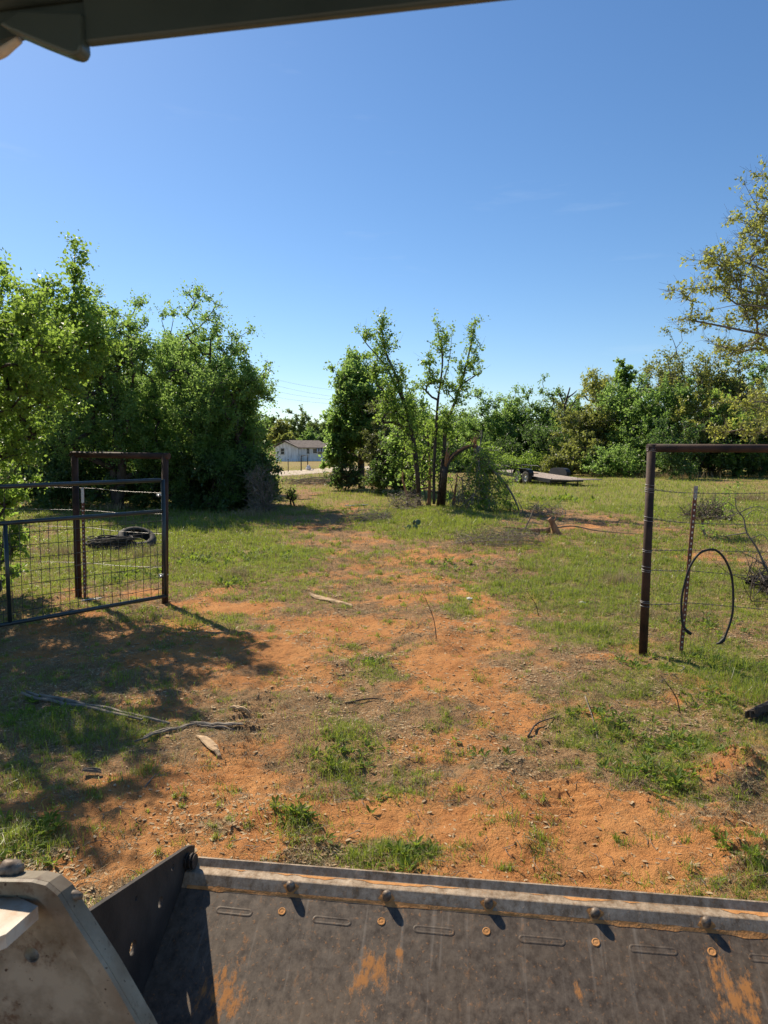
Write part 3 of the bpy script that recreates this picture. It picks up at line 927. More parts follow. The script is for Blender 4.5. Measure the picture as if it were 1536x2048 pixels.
# uprooted stump with a trailing root
b = onG(1105, 1072)
st = empty('uprooted_stump', b, 'small uprooted reddish stump with a trailing root', 'stump')
w = MB()
w.tube(bezier([b + (.12, 0, -.02), b + (.05, 0, .12), b + (-.02, .02, .28), b + (-.08, .02, .36)], 4), np.linspace(.09, .05, 13), 7)
w.tube(bezier([b + (-.05, 0, .1), b + (-.4, .1, .08), b + (-.75, .2, .1), b + (-1.05, .25, .14)], 4), np.linspace(.07, .025, 13), 6)
w.tube(bezier([b + (0, 0, .25), b + (.06, 0, .36), b + (.09, 0, .45)], 3), np.linspace(.025, .006, 7), 5)
w.build('trunk', M['bark_red'], st)
w = MB()
w.tube(bezier([b + (.05, 0, .15), b + (.45, -.1, .2), b + (1.0, -.2, .1), b + (2.0, -.3, .03)], 5), np.linspace(.02, .006, 16), 5)
w.tube(bezier([b + (-.6, .15, .1), b + (-.5, .1, .35), b + (-.42, .1, .55), b + (-.3, .1, .75)], 4), np.linspace(.02, .005, 13), 4)
w.build('root', M['dead_twig'], st)

# --- right treeline
RG = 'trees of the line on the right'
R_TREES = [
    (925, 838, 90, 74, 'leaf_deep', 'deep green tree at the left end of the right treeline'),
    (985, 795, 120, 66, 'leaf_oak', 'green tree behind the torn-off crown'),
    (1040, 792, 90, 67, 'leaf_oak', 'feathery green tree behind the trailer tongue'),
    (1095, 785, 100, 66, 'leaf_deep', 'dark green tree behind the trailer wheels'),
    (1140, 812, 80, 62, 'leaf_deep', 'dark low tree beside the dead snag'),
    (1205, 742, 100, 60, 'leaf_yellow', 'tall thin tree with sparse yellow leaves'),
    (1172, 815, 105, 55, 'leaf_olive', 'broad olive-yellow tree behind the trailer deck'),
    (1246, 716, 38, 56, 'leaf_bright', 'narrow bright green spire in the right treeline'),
    (1262, 790, 130, 54, 'leaf_oak', 'round green tree under the bright spire'),
    (1345, 702, 150, 57, 'leaf_olive', 'tallest olive crown of the right treeline'),
    (1330, 778, 120, 51, 'leaf_deep', 'deep green tree in front of the tallest olive crown'),
    (1440, 742, 110, 56, 'leaf_olive', 'olive crown under the overhanging branches'),
    (1398, 800, 105, 49, 'leaf_yellow', 'yellowish tree above the right fence brace'),
    (1500, 745, 120, 55, 'leaf_oak', 'green tree at the right photo edge behind the low branches'),
    (1470, 800, 130, 48, 'leaf_bright', 'yellow-green tree above the leaning fence post'),
    (1570, 790, 150, 48, 'leaf_olive', 'olive tree just past the right photo edge'),
    (1680, 730, 200, 52, 'leaf_deep', 'deep green tree beyond the right photo edge'),
    (860, 828, 110, 62, 'leaf_deep', 'dark green tree seen between the torn stems'),
    (800, 815, 110, 66, 'leaf_oak', 'green tree behind the cedar bush'),
]
for q, (px, top, w_, Y, lm, lb) in enumerate(R_TREES):
    nl = 17000 if lm in ('leaf_yellow', 'leaf_olive') else 17000
    simple_tree('tree', lb, px, top - (.26 if px > 1260 else .16) * (930 - top), w_ * 1.2, Y, lm, 100 + q, nl, 0.20 if lm != 'leaf_yellow' else .17, group=RG, trunk_h=.06, n_cl=230, bark='bark_grey' if lm in ('leaf_yellow', 'leaf_olive') else 'bark',
                twigs=3 if lm in ('leaf_yellow', 'leaf_olive') else 0, warp=.5, shell=.6)
SG = 'shrubs at the foot of the right treeline'
for q, (px, top, w_, Y, bt, lm, lb) in enumerate([
    (955, 895, 80, 58, 940, 'leaf_bright', 'bright shrub just right of the torn-off crown'), (1045, 888, 110, 56, 942, 'leaf_bright', 'bright yellow-green shrub behind the trailer tongue'),
    (1120, 895, 100, 53, 945, 'leaf_olive', 'olive shrub behind the trailer deck'), (1165, 880, 90, 50, 946, 'leaf_olive', 'twiggy olive shrub behind the right trailer fender'),
    (1220, 870, 100, 49, 947, 'leaf_oak', 'green shrub left of the right brace post'), (1275, 860, 110, 48, 948, 'leaf_deep', 'dark shrub right behind the brace post'),
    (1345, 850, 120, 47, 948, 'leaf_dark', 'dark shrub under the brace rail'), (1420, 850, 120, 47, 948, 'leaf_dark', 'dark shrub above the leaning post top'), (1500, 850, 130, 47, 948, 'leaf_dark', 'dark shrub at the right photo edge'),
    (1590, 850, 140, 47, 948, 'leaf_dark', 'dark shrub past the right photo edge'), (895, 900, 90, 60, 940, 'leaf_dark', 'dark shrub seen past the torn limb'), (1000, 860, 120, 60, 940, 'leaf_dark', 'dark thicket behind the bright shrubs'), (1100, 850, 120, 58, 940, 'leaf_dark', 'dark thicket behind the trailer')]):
    simple_tree('shrub', lb, px, top + (-22, 18, 6, -30, 24, 8)[q % 6], w_ * (1.0, 1.3, .8)[q % 3], Y + (0, 2.5, -1.5, 1)[q % 4], lm, 150 + q, 7500, 0.16, bottom=bt, cat='shrub', group=SG, n_cl=90, twigs=2 if lm == 'leaf_olive' else 0)
# dead snag
b = P(1135, 900, 60); b[2] = h1(b[0], b[1])
w = MB()
w.tube(bezier([b, P(1133, 850, 60), P(1130, 815, 60), P(1140, 775, 60)], 5), np.linspace(.22, .05, 16), 6)
w.tube(bezier([P(1131, 820, 60), P(1124, 800, 60), P(1118, 785, 60)], 4), np.linspace(.12, .03, 9), 5)
w.tube(bezier([P(1136, 795, 60), P(1146, 788, 60), P(1154, 781, 60)], 4), np.linspace(.08, .03, 9), 5)
w.tube(bezier([P(1131, 835, 60), P(1142, 815, 60), P(1150, 800, 60)], 4), np.linspace(.1, .03, 9), 5)
tag(w.build('dead_tree', M['bark'], None, b), 'bare dark snag standing above the right treeline', 'dead tree')

# --- sparse oak at the right edge
Yr = 13.0
bR = np.array((9.9, Yr, h1(9.9, Yr)))
def pr_(px, py, dy=0): return P(px, py, Yr + dy)
tree('post_oak', 'sparse oak with bare twigs and pale new leaves at the right edge', bR,
     [(*pr_(1480, 530), .75, .9, .75), (*pr_(1500, 620), .75, .9, .45), (*pr_(1420, 580), .4, .5, .28), (*pr_(1530, 440), .55, .8, .75), (*pr_(1600, 520), 1.3, 1.3, 1.5), (*pr_(1640, 380), 1.2, 1.4, 1.2), (*pr_(1590, 660), .9, 1, .45),
      (*pr_(1480, 800), .45, .6, .25), (*pr_(1500, 860), .5, .6, .22), (*pr_(1440, 860), .25, .3, .15), (*pr_(1750, 600), 1.0, 1.2, 1.2), (*pr_(1560, 830), .6, .8, .5), (*pr_(1850, 500), 0.8, 1, 1.0), (*pr_(1375, 580), .3, .25, .16), (*pr_(1390, 640), .3, .3, .16), (*pr_(1420, 520), .3, .3, .2), (*pr_(1450, 690), .45, .4, .15), (*pr_(1510, 700), .5, .4, .12), (*pr_(1480, 700), .3, .4, .1)],
     [[bR, bR + (-.2, 0, 1.2), bR + (-.3, 0, 2.4), bR + (-.7, .1, 3.8), bR + (-1.2, 0, 5.4)], [bR + (-.3, 0, 2.2), pr_(1640, 640), pr_(1560, 560), pr_(1480, 520), pr_(1420, 505)], [bR + (-.2, 0, 1.8), pr_(1620, 830), pr_(1560, 805), pr_(1440, 805)],
      [bR + (-.3, 0, 2.0), pr_(1650, 740), pr_(1560, 680), pr_(1480, 660), pr_(1380, 640)], [pr_(1640, 640, .2), pr_(1560, 600, .2), pr_(1450, 575, .3), pr_(1350, 578, .3)], [pr_(1640, 600, -.3), pr_(1590, 500, -.4), pr_(1520, 420, -.4), pr_(1490, 370, -.4)],
      [pr_(1640, 660, -.4), pr_(1570, 640, -.5), pr_(1500, 690, -.5), pr_(1440, 715, -.5)], [pr_(1620, 560, .5), pr_(1540, 470, .5), pr_(1470, 440, .5)], [pr_(1640, 680, .6), pr_(1560, 700, .6), pr_(1520, 760, .6)], [pr_(1620, 640, -.6), pr_(1500, 610, -.7), pr_(1420, 620, -.7)]],
     1000, 26000, 0.062, 0.12, 'leaf_yellow', 'bark_grey', seed=200, r_tip=.0036, twigs=7, power=.43, rmax=.11, shell=.7, zmin=1.2, minz=1.2, droop=.1)

# --- behind the house
FG = 'trees behind the house'
for q, (px, top, w_, Y, lm, lb) in enumerate([(600, 815, 75, 150, 'leaf_far', 'tall bright green tree behind the house roof'), (560, 838, 50, 140, 'leaf_olive', 'brownish round tree behind the gable'), (637, 838, 60, 145, 'leaf_far', 'green tree behind the right end of the house'),
                                              (690, 830, 90, 150, 'leaf_far', 'green tree right of the house behind the dark trunk'), (530, 830, 60, 155, 'leaf_deep', 'dark green tree left of the house'), (470, 820, 110, 160, 'leaf_far', 'far tree hidden mostly by the left grove'), (760, 840, 120, 155, 'leaf_deep', 'far dark tree right of the central trunk'),
                                              (575, 865, 40, 132, 'leaf_olive', 'brown-green bush close behind the gable'), (622, 858, 60, 138, 'leaf_deep', 'dark tree close behind the roof ridge')]):
    simple_tree('tree', lb, px, top, w_, Y, lm, 220 + q, 6500, 0.42, group=FG, trunk_h=.15, n_cl=110)
# far-off wood that closes the horizon
rg = np.random.default_rng(77)
fw = MB()
n = 60000
ang = rg.uniform(-0.95, 0.95, n)
rad = rg.uniform(210, 250, n)
top = 5 + 6 * fbm(ang * 60, ang * 0, 1.6, 4, 3)
pos = np.stack((np.sin(ang) * rad, np.cos(ang) * rad, -0.45 + top * rg.uniform(0, 1, n) ** .7), -1)
leaves(fw, pos, 1.0, rg)
tag(fw.build('distant_woods', M['leaf_far']), 'distant woods closing the horizon', 'woods', kind='stuff')

# ------------------------------------------------------------------ house
Yh = 126.0
sc = Yh / F / 5.908              # metres per pixel of the measured house
hx0 = P(500, 900, Yh)[0]
zg = h1(hx0 + 6, Yh)
def hp(zx, zy, dy=0.0):
    return np.array((hx0 + zx * sc, Yh + dy, zg + (842 - zy) * sc))
hr = empty('house', hp(580, 842), 'old white single-storey house with flaking boards and brown roof', 'house')
w = MB()
D1, D2 = 7.0, 6.0
w.prism([hp(300, 845), hp(565, 845), hp(565, 683), hp(410, 612), hp(300, 672)], (0, D1, 0))            # gable wing
w.prism([hp(566, 845, .9), hp(728, 845, .9), hp(728, 684, .9), hp(566, 684, .9)], (0, D2 - .9, 0))
w.prism([hp(729, 845, 1.1), hp(905, 845, 1.1), hp(905, 684, 1.1), hp(729, 684, 1.1)], (0, D2 - 1.1, 0))
w.box(hp(729, 765, .98), .07, .07, 80 * sc)
wall = w.build('wall', M['house_wall'], hr)
w = MB()
th = np.array((0, 0, .12))
def slab(a, b, c, d_): w.prism([a, b, c, d_], th)
slab(hp(270, 668, -.5), hp(410, 603, -.5), hp(410, 603, D1 + .4), hp(270, 668, D1 + .4))
slab(hp(411, 603, -.5), hp(575, 684, -.5), hp(575, 684, D1 + .4), hp(411, 603, D1 + .4))
slab(hp(540, 684, .45), hp(948, 687, .45), hp(795, 600, 3.2), hp(430, 596, 3.2))
slab(hp(430, 596, 3.21), hp(795, 600, 3.21), hp(948, 687, 6.4), hp(430, 684, 6.4))
w.add([hp(948, 687, .45), hp(948, 687, 6.4), hp(795, 600, 3.2), hp(948, 687, .45) + th, hp(948, 687, 6.4) + th, hp(795, 600, 3.2) + th], [(0, 1, 2), (3, 5, 4), (0, 3, 4, 1), (1, 4, 5, 2)])
w.build('roof', M['shingle'], hr)
for (x0, x1, y0, y1, dy) in ((360, 405, 686, 760, 0), (660, 694, 686, 752, .9), (733, 783, 694, 745, 1.1), (795, 895, 730, 755, 1.1)):
    w = MB()
    c = (hp(x0, y0, dy) + hp(x1, y1, dy)) / 2
    hw, hh = (x1 - x0) * sc / 2, (y1 - y0) * sc / 2
    for sx in (-1, 1): w.box(c + (sx * hw, -.03, 0), .05, .04, hh + .05)
    for sz in (-1, 0, 1): w.box(c + (0, -.035, sz * hh), hw, .035, .04 if sz else .025)
    win = w.build('window', M['white_paint'], hr)
    w = MB(); w.box(c + (0, -.012, 0), hw, .01, hh)
    w.build('pane', M['window_dark'], win)
w = MB()
for q in range(9):
    a, b = 787 + q * 15, 787 + q * 15 + 12
    w.prism([hp(a, 686, .6), hp(b, 686, .6), hp(b + 2, 724, -.1), hp(a + 2, 724, -.1)], (0, 0, .03), q % 2)
w.build('awning', [M['awning'], M['black_steel']], hr)
w = MB(); w.box(hp(610, 800, .88), 18 * sc, .03, 42 * sc); w.build('door', M['white_paint'], hr)

# yard fence: slim posts, gate frame, wires, white stone
PG = 'thin posts along the house road'
for (px, py, top, lb) in ((548.5, 947, 920, 'thin dark fence post nearest the left grove, across the road'), (576.5, 945, 919, 'thin dark fence post between the grove and yard gate'), (508, 950, 922, 'thin dark fence post hidden at the grove edge')):
    b = onG(px, py); w = MB()
    w.tube(np.array((b - (0, 0, .1), b + (0, 0, (py - top) * b[1] / F))), .035, 6)
    w.tube(np.array((b + (0, 0, (py - top) * b[1] / F - .02), b + (0, 0, (py - top) * b[1] / F + .02))), .045, 6)
    tag(w.build('fence_post', M['black_steel'], None, b), lb, 'post', PG)
b = onG(602.5, 943); b2 = onG(615.5, 937)
fr = empty('yard_gateway', b, 'dark pipe gate frame standing in the yard fence by the house', 'gateway')
for q in (b, b2):
    w = MB(); w.tube(np.array((q - (0, 0, .1), (q[0], q[1], b[2] + 1.30))), .05, 6); w.build('post', M['black_steel'], fr)
w = MB(); w.tube(np.array(((b[0], b[1], b[2] + 1.28), (b2[0], b2[1], b[2] + 1.28))), .05, 6); w.build('rail', M['black_steel'], fr)
def lump(name, label, cat, c, r, mat, seed, flat=.8, n=2, group=None):
    bm = bmesh.new(); bmesh.ops.create_icosphere(bm, subdivisions=n, radius=1)
    rg = random.Random(seed)
    ph = [rg.uniform(0, 6) for _ in range(6)]
    for v in bm.verts:
        k = 1 + .16 * math.sin(3 * v.co.x + ph[0]) + .14 * math.sin(4 * v.co.y + ph[1]) + .12 * math.sin(5 * v.co.z + ph[2]) + rg.uniform(-.06, .06)
        v.co = Vector((v.co.x * r * k, v.co.y * r * k * .8, max(v.co.z, -.5) * r * k * flat))
    me = bpy.data.meshes.new(name); bm.to_mesh(me); bm.free(); me.materials.append(M[mat])
    o = bpy.data.objects.new(name, me); o.location = Vector(c); COL.objects.link(o)
    return tag(o, label, cat, group)
lump('white_stone', 'white boulder beside the yard gate frame', 'stone', onG(617, 941, .2), .27, 'stone', 3, .9)
# power lines
for q, (y0, y1, lb) in enumerate(((752, 775, 'highest faint power line over the house'), (764, 788, 'second faint power line under the highest one'), (776, 795, 'third faint power line above the lowest'), (788, 803, 'lowest faint power line over the house trees'))):
    a, b = P(540, y0 + 6, 118), P(660, y1 + 6, 118)
    dv = (b - a)
    pts = [a + dv * t + (0, 0, .6 * (t - .5) ** 2) for t in np.linspace(-3, 1.55, 30)]
    w = MB(); w.tube(np.array(pts), .012, 4)
    tag(w.build('power_line', M['wire'], None, a), lb, 'power line', 'power lines')

# ------------------------------------------------------------------ trailer
def lathe(mb, c, axis, prof, n=28, mi=0):
    """prof: list of (offset along axis, radius)"""
    axis = np.asarray(axis, float); axis /= np.linalg.norm(axis)
    ref = np.array((0, 0, 1.0)) if abs(axis[2]) < .9 else np.array((1.0, 0, 0))
    a = np.cross(axis, ref); a /= np.linalg.norm(a); b = np.cross(axis, a)
    th = np.linspace(0, 2 * PI, n, endpoint=False)
    v = np.concatenate([np.asarray(c) + axis * o + r * (np.cos(th)[:, None] * a + np.sin(th)[:, None] * b) for o, r in prof])
    m = len(prof)
    i = np.arange(m - 1)[:, None] * n; j = np.arange(n)[None]; j2 = (j + 1) % n
    mb.add(v, np.stack((i + j, i + j2, i + n + j2, i + n + j), -1).reshape(-1, 4), True, mi)

rear_l = G(1101, 972); rear_l[2] = 0
ta = math.radians(24)
tf = np.array((-math.sin(ta), math.cos(ta), 0)); tr = np.array((math.cos(ta), math.sin(ta), 0)); tu = np.array((0, 0, 1.0))
T0 = rear_l + tr * 1.05
T0[2] = h1(T0[0], T0[1])
def tp(a, f, z): return T0 + tr * a + tf * f + tu * z          # a: across from centre, f: forward from the rear, z: up
trl = empty('flatbed_trailer', T0, 'tandem axle flatbed trailer with black fenders and red-brown deck', 'trailer')
AX = np.stack((tr, tf, tu))
w = MB()
zd = lambda f: 0.30 + 0.055 * f
for k in range(10):
    a0 = -1.02 + k * .206
    e = 0.03 * math.sin(k * 2.3)
    w.prism([tp(a0, .0 + e, zd(0)), tp(a0 + .196, .0 + e, zd(0)), tp(a0 + .196, 5.6, zd(5.6)), tp(a0, 5.6, zd(5.6))], (0, 0, .05))
w.build('deck', M['deck'], trl)
w = MB()
for k in range(10):
    a0 = -1.0 + k * .20
    w.prism([tp(a0 + .55, -.95, .30), tp(a0 + .74, -.95, .30), tp(a0 + .24 - .05, -.03, zd(0)), tp(a0 + .0, -.03, zd(0))], (0, 0, .045))
w.build('ramp', M['deck'], trl)
w = MB()
for s in (-1, 1):
    w.prism([tp(s * 1.04, 0, zd(0) - .14), tp(s * 1.04, 5.6, zd(5.6) - .14), tp(s * 1.04, 5.6, zd(5.6) + .06), tp(s * 1.04, 0, zd(0) + .045)], tr * s * .05)
    w.tube(np.array((tp(s * .9, 5.6, .52), tp(0, 7.1, .5))), .05, 6)
for f in (.05, 1.5, 3.0, 4.5, 5.55):
    w.box(tp(0, f, zd(f) - .07), 1.03, .04, .06, AX)
w.tube(np.array((tp(-.95, .05, .4), tp(-.95, .05, .05))), .03, 6)
w.tube(np.array((tp(.75, .05, .4), tp(.75, .05, .0))), .03, 6)
w.build('frame', M['black_steel'], trl)
w = MB()
for s in (-1, 1):
    for f in (3.6, 4.6, 5.6): w.tube(np.array((tp(s * 1.03, f, .55), tp(s * 1.03, f, .93 if f > 3.7 else .8))), .025, 5)
    w.tube(np.array((tp(s * 1.03, 3.6, .80), tp(s * 1.03, 4.0, .93), tp(s * 1.03, 5.6, .95))), .025, 5)
w.tube(np.array((tp(-1.03, 5.6, .95), tp(1.03, 5.6, .95))), .03, 5)
w.tube(np.array((tp(0, 6.9, .45), tp(0, 6.9, 1.0))), .04, 6)
w.tube(np.array((tp(.1, 6.9, 1.0), tp(-.15, 6.9, 1.08))), .015, 5)
w.build('side_rail', M['black_steel'], trl)
for s in (-1, 1):
    w = MB()
    prof = [(1.42, .46), (1.42, .62), (1.55, .78), (1.8, .84), (2.6, .84), (2.85, .78), (3.0, .62), (3.0, .46)]
    prof = [(f, z) for f, z in prof]
    for (f0, z0), (f1, z1) in zip(prof[:-1], prof[1:]):
        w.prism([tp(s * 1.09, f0, z0), tp(s * 1.38, f0, z0), tp(s * 1.38, f1, z1), tp(s * 1.09, f1, z1)], (0, 0, .012))
    if True:
        w.prism([tp(s * 1.09, f, z) for f, z in prof] , tr * s * .01)
    w.build('fender', M['black_steel'], trl)
    for f in (1.82, 2.58):
        c = tp(s * 1.25, f, .36)
        w = MB()
        lathe(w, c, tr * s, [(-.1, .2), (-.105, .3), (-.08, .35), (-.03, .362), (.03, .362), (.08, .35), (.105, .3), (.1, .2)])
        wh = w.build('wheel', M['tyre'], trl)
        w = MB()
        lathe(w, c, tr * s, [(.085, .2), (.09, .185), (.03, .17), (.03, .09), (.07, .07), (.09, .05), (.09, .0)], 24)
        w.build('rim', M['hub'], wh)
w = MB(); w.prism([tp(-.5, 2.9, zd(2.9) + .055), tp(.3, 2.9, zd(2.9) + .055), tp(.35, 3.3, zd(3.3) + .055), tp(-.5, 3.3, zd(3.3) + .055)], (0, 0, .04))
tag(w.build('plank', M['wood_tan'], None, tp(0, 3, .5)), 'pale plank lying across the trailer deck', 'plank')

# ------------------------------------------------------------------ fences and gate
def pipe(mb, a, b, r, n=14):
    mb.tube(np.array((a, b)), r, n)


def barbed(mb, pts, r=.0026, sp=.13, seed=0):
    rg = np.random.default_rng(seed)
    pts = bezier(pts, 8)
    seg = np.linalg.norm(np.diff(pts, axis=0), axis=1); L = seg.sum(); cum = np.concatenate(([0], np.cumsum(seg)))
    t = np.arange(0, L, .02)
    c = np.stack([np.interp(t, cum, pts[:, k]) for k in range(3)], -1)
    for ph in (0, PI):                                    # two twisted strands
        q = c.copy(); q[:, 2] += r * np.sin(t * 70 + ph); q[:, 1] += r * np.cos(t * 70 + ph)
        mb.tube(q, r * .8, 4, False)
    for s in np.arange(.05, L, sp):
        p = np.array([np.interp(s, cum, pts[:, k]) for k in range(3)])
        for q in range(2):
            v = rg.normal(size=3); v /= np.linalg.norm(v)
            mb.tube(np.array((p - v * .014, p + v * .014)), r * .7, 3, False)


def tpost(a, b, root, mat='tpost', white=.12, name='steel_post', tip='wrap'):
    """studded T-section post from a (ground) to b (top)"""
    ax = (b - a); L = np.linalg.norm(ax); ax = ax / L
    x = np.array((1.0, 0, 0)); x -= ax * x.dot(ax); x /= np.linalg.norm(x); yv = np.cross(ax, x)
    w = MB()
    A3 = np.stack((x, yv, ax))
    c = (a + b) / 2
    w.box(c, .019, .0035, L / 2, A3)
    w.box(c + yv * .0215, .0035, .0175, L / 2 - .001, A3)
    for s in np.arange(.12, L - .02, .054):
        w.box(a + ax * s - yv * .0065, .006, .003, .009, A3, 1)
    w.box(b - ax * white / 2 - yv * .0048, .0188, .0012, white / 2 - .001, A3, 2)
    return w.build(name, [M[mat], M['zinc'], M[tip]], root)


# right fence
Yf = G(1286, 1306)[1]
fb = np.array((P(1286, 1300, Yf)[0], Yf, 0)); fb[2] = h1(fb[0], fb[1])
fence_r = empty('wire_fence', fb, 'barbed wire fence with rusty pipe brace and leaning studded post on the right', 'fence')
ztop = P(1302, 896, Yf)[2]
ptop = np.array((P(1303, 900, Yf)[0], Yf, ztop))
w = MB(); pipe(w, fb - (0, 0, .1), ptop + (0, 0, .035), .041, 18); w.build('post', M['rust'], fence_r)
w = MB(); pipe(w, ptop + (-.041, 0, 0), ptop + (2.6, -.02, -.01), .040, 18); w.build('brace_rail', M['rust'], fence_r)
w = MB(); q0 = ptop + (2.64, -.02, 0); pipe(w, np.array((q0[0], q0[1], -.1)), q0 + (0, 0, .05), .041, 18); w.build('post', M['rust'], fence_r)
ta_, tb_ = P(1361, 1305, Yf + .02), P(1392, 972, Yf + .02)
ta_[2] = h1(ta_[0], ta_[1]) - .05
tp_o = tpost(ta_, tb_, fence_r)
tp_o['label'] = 'rust red studded post leaning right'
ax = (ptop - fb); ax /= np.linalg.norm(ax)
for (ya, yb) in ((968, 986), (1031, 1042), (1096, 1105), (1131, 1144), (1198, 1212), (898, 902)):
    za, zb_ = P(1300, ya, Yf)[2], P(1300, yb, Yf)[2]
    nt_ = max(2, round((ya - yb) / -4.5))
    th = np.linspace(0, 2 * PI * nt_, 16 * nt_)
    zz = np.interp(th, (0, th[-1]), (za, zb_)) + .006 * np.sin(th * .37 + ya)
    c = fb + ax * ((zz - fb[2]) / ax[2])[:, None]
    w = MB(); w.tube(np.stack((c[:, 0] + .044 * np.cos(th), c[:, 1] + .044 * np.sin(th), c[:, 2]), -1), .003, 5, False)
    w.build('wire_wrap', M['wrap'], fence_r)
for q, (ya, yb, yc) in enumerate(((979, 986, 986), (1037, 1046, 1050), (1100, 1100, 1104), (1140, 1142, 1155), (1209, 1206, 1219))):
    a = P(1300, ya, Yf); b = P(1380, yb, Yf); c = P(1560, yc, Yf)
    w = MB(); barbed(w, [a, (a + b) / 2 - (0, 0, .006), b, (b + c) / 2 - (0, 0, .004), c, c + (1.3, 0, .01)], seed=q)
    # tail wound back round the strand
    th = np.linspace(0, 26, 60)
    t = np.linspace(0, .22, 60)
    w.tube(np.stack((a[0] + .04 + t, a[1] + .006 * np.cos(th), np.interp(t, (0, .37), (a[2], b[2])) + .006 * np.sin(th)), -1), .0022, 4, False)
    w.build('barbed_wire', M['wire'], fence_r)

# hose
hz = [(630, 1772), (585, 1735), (560, 1690), (548, 1600), (550, 1450), (575, 1330), (620, 1180), (700, 1062), (790, 1022), (860, 1030), (930, 1100), (985, 1220), (1005, 1350), (1007, 1520), (990, 1640), (950, 1760), (922, 1822)]
hpts = bezier([P(1240 + a / 4.453, 870 + b / 4.453, Yf - .06 + .0 * i_) for i_, (a, b) in enumerate(hz)], 6)
ho = empty('rubber_hose', hpts[0], 'black rubber hose looped over the leaning fence post', 'hose')
w = MB(); w.tube(hpts, .011, 10); w.build('hose_body', M['rubber'], ho)
w = MB(); w.tube(hpts[:10], np.linspace(.016, .013, 10), 10)
for k in range(5):
    c = hpts[1 + k]; w.tube(np.array((hpts[1 + k], hpts[1 + k] + (hpts[2 + k] - hpts[1 + k]) * .4)), .0185, 10)
w.build('coupling', M['rubber'], ho)
e = hpts[-1]
w = MB(); w.tube(bezier([hpts[-4], e, P(1240 + 890 / 4.453, 870 + 1850 / 4.453, Yf - .06), P(1240 + 855 / 4.453, 870 + 1860 / 4.453, Yf - .05)], 4), np.array((.012, .013, .014, .016, .02, .021, .02, .019, .016, .013, .011, .009, .006)), 9)
w.build('nozzle', M['rubber'], ho)

# left fence brace
pr0 = G(330, 1207); pr0[2] = h1(pr0[0], pr0[1])
pl0 = G(157, 1193); pl0[2] = h1(pl0[0], pl0[1])
fence_l = empty('wire_fence', pl0, 'rusty pipe fence brace with wire strands behind the open gate on the left', 'fence')
prt = P(330, 912, pr0[1]); plt = P(149, 909, pl0[1])
w = MB(); pipe(w, pr0 - (0, 0, .1), prt + (0, 0, .03), .042, 18); w.build('post', M['rust'], fence_l)
w = MB(); pipe(w, pl0 - (0, 0, .1), plt + (0, 0, .0), .043, 18); w.build('post', M['rust'], fence_l)
dv = (prt - plt) / np.linalg.norm(prt - plt)
w = MB(); pipe(w, plt - dv * .05 + (0, 0, .0), prt + dv * .06, .040, 18); w.build('brace_rail', M['rust'], fence_l)
ta_ = G(170, 1196); ta_ = np.array((ta_[0], ta_[1], -.03)); tb_ = P(165, 975, ta_[1])
tpost(ta_, tb_, fence_l, white=.2, tip='white_paint')
for q, (x0, y0, x1, y1, x2, y2) in enumerate(((-300, 966, 165, 976, 326, 986), (-300, 1012, 150, 1020, 326, 1028), (-300, 1046, 150, 1054, 326, 1068), (-300, 1120, 150, 1125, 326, 1135))):
    a, b, c = P(x0, y0, pl0[1] + .5), P(x1, y1, pl0[1]), P(x2, y2, pr0[1])
    w = MB(); barbed(w, [a, (a + b) / 2, b, (b + c) / 2 - (0, 0, .01), c], seed=20 + q)
    w.build('barbed_wire', M['wrap'], fence_l)
axl = (prt - pr0); axl /= np.linalg.norm(axl)

# gate
zb = .12
gr_ = G(332, 1192, zb); gl = G(20, 1246, zb)
gd = gl - gr_; gd[2] = 0; seg = np.linalg.norm(gd); gd /= seg
LEN = 3.66
gate = empty('pipe_gate', (gr_[0], gr_[1], h1(gr_[0], gr_[1])), 'open dark green pipe gate with square wire mesh in its lower half', 'gate')
g0 = gr_.copy(); g0[2] = 0
zt = P(320, 960, gr_[1])[2]; zm = P(320, 1022, gr_[1])[2]
def gp(s, z, n=0.0): return np.array((g0[0] + gd[0] * s, g0[1] + gd[1] * s, z))
for nm, z, s0 in (('top_rail', zt, .03), ('middle_rail', zm, .03), ('bottom_rail', zb, -.02)):
    w = MB(); pipe(w, gp(s0, z), gp(LEN, z - .01), .0245, 12); w.build(nm, M['gate_paint'], gate)
w = MB(); pipe(w, gp(0, zb - .02), gp(0, zt + .01), .025, 12); w.build('end_stile', M['gate_paint'], gate)
w = MB(); pipe(w, gp(LEN, zb - .02), gp(LEN, zt + .01), .025, 12); w.build('end_stile', M['gate_paint'], gate)
w = MB(); pipe(w, gp(seg, zb), gp(seg, zm), .022, 12); w.build('stile', M['gate_paint'], gate)
w = MB()
rg = np.random.default_rng(4)
for s in np.arange(.1, LEN, .102):
    k = s + rg.uniform(-.004, .004)
    w.tube(np.array((gp(k, zb), gp(k + rg.uniform(-.008, .008), (zb + zm) / 2), gp(k, zm))), .0036, 4, False)
for z in np.arange(zb + .11, zm - .03, .142):
    w.tube(np.array([gp(s, z + .004 * math.sin(s * 9)) for s in np.linspace(0, LEN, 24)]) - (0, .005, 0), .0036, 4, False)
w.build('wire_mesh', M['gate_paint'], gate)
for py in (989, 1149):
    z = P(325, py, pr0[1])[2]
    c = np.array((pr0[0], pr0[1], z))
    w = MB()
    w.tube(np.stack((c[0] + .05 * np.cos(np.linspace(0, 2 * PI, 17)), c[1] + .05 * np.sin(np.linspace(0, 2 * PI, 17)), np.full(17, z)), -1), .008, 6, False)
    e = gp(0, z - .015)
    w.tube(np.array((c + (-.03, -.03, .005), e + (-.05, -.03, 0))), .011, 6)
    w.box(c + (.0, -.055, 0), .05, .01, .016)
    w.build('hinge', M['zinc'], gate)

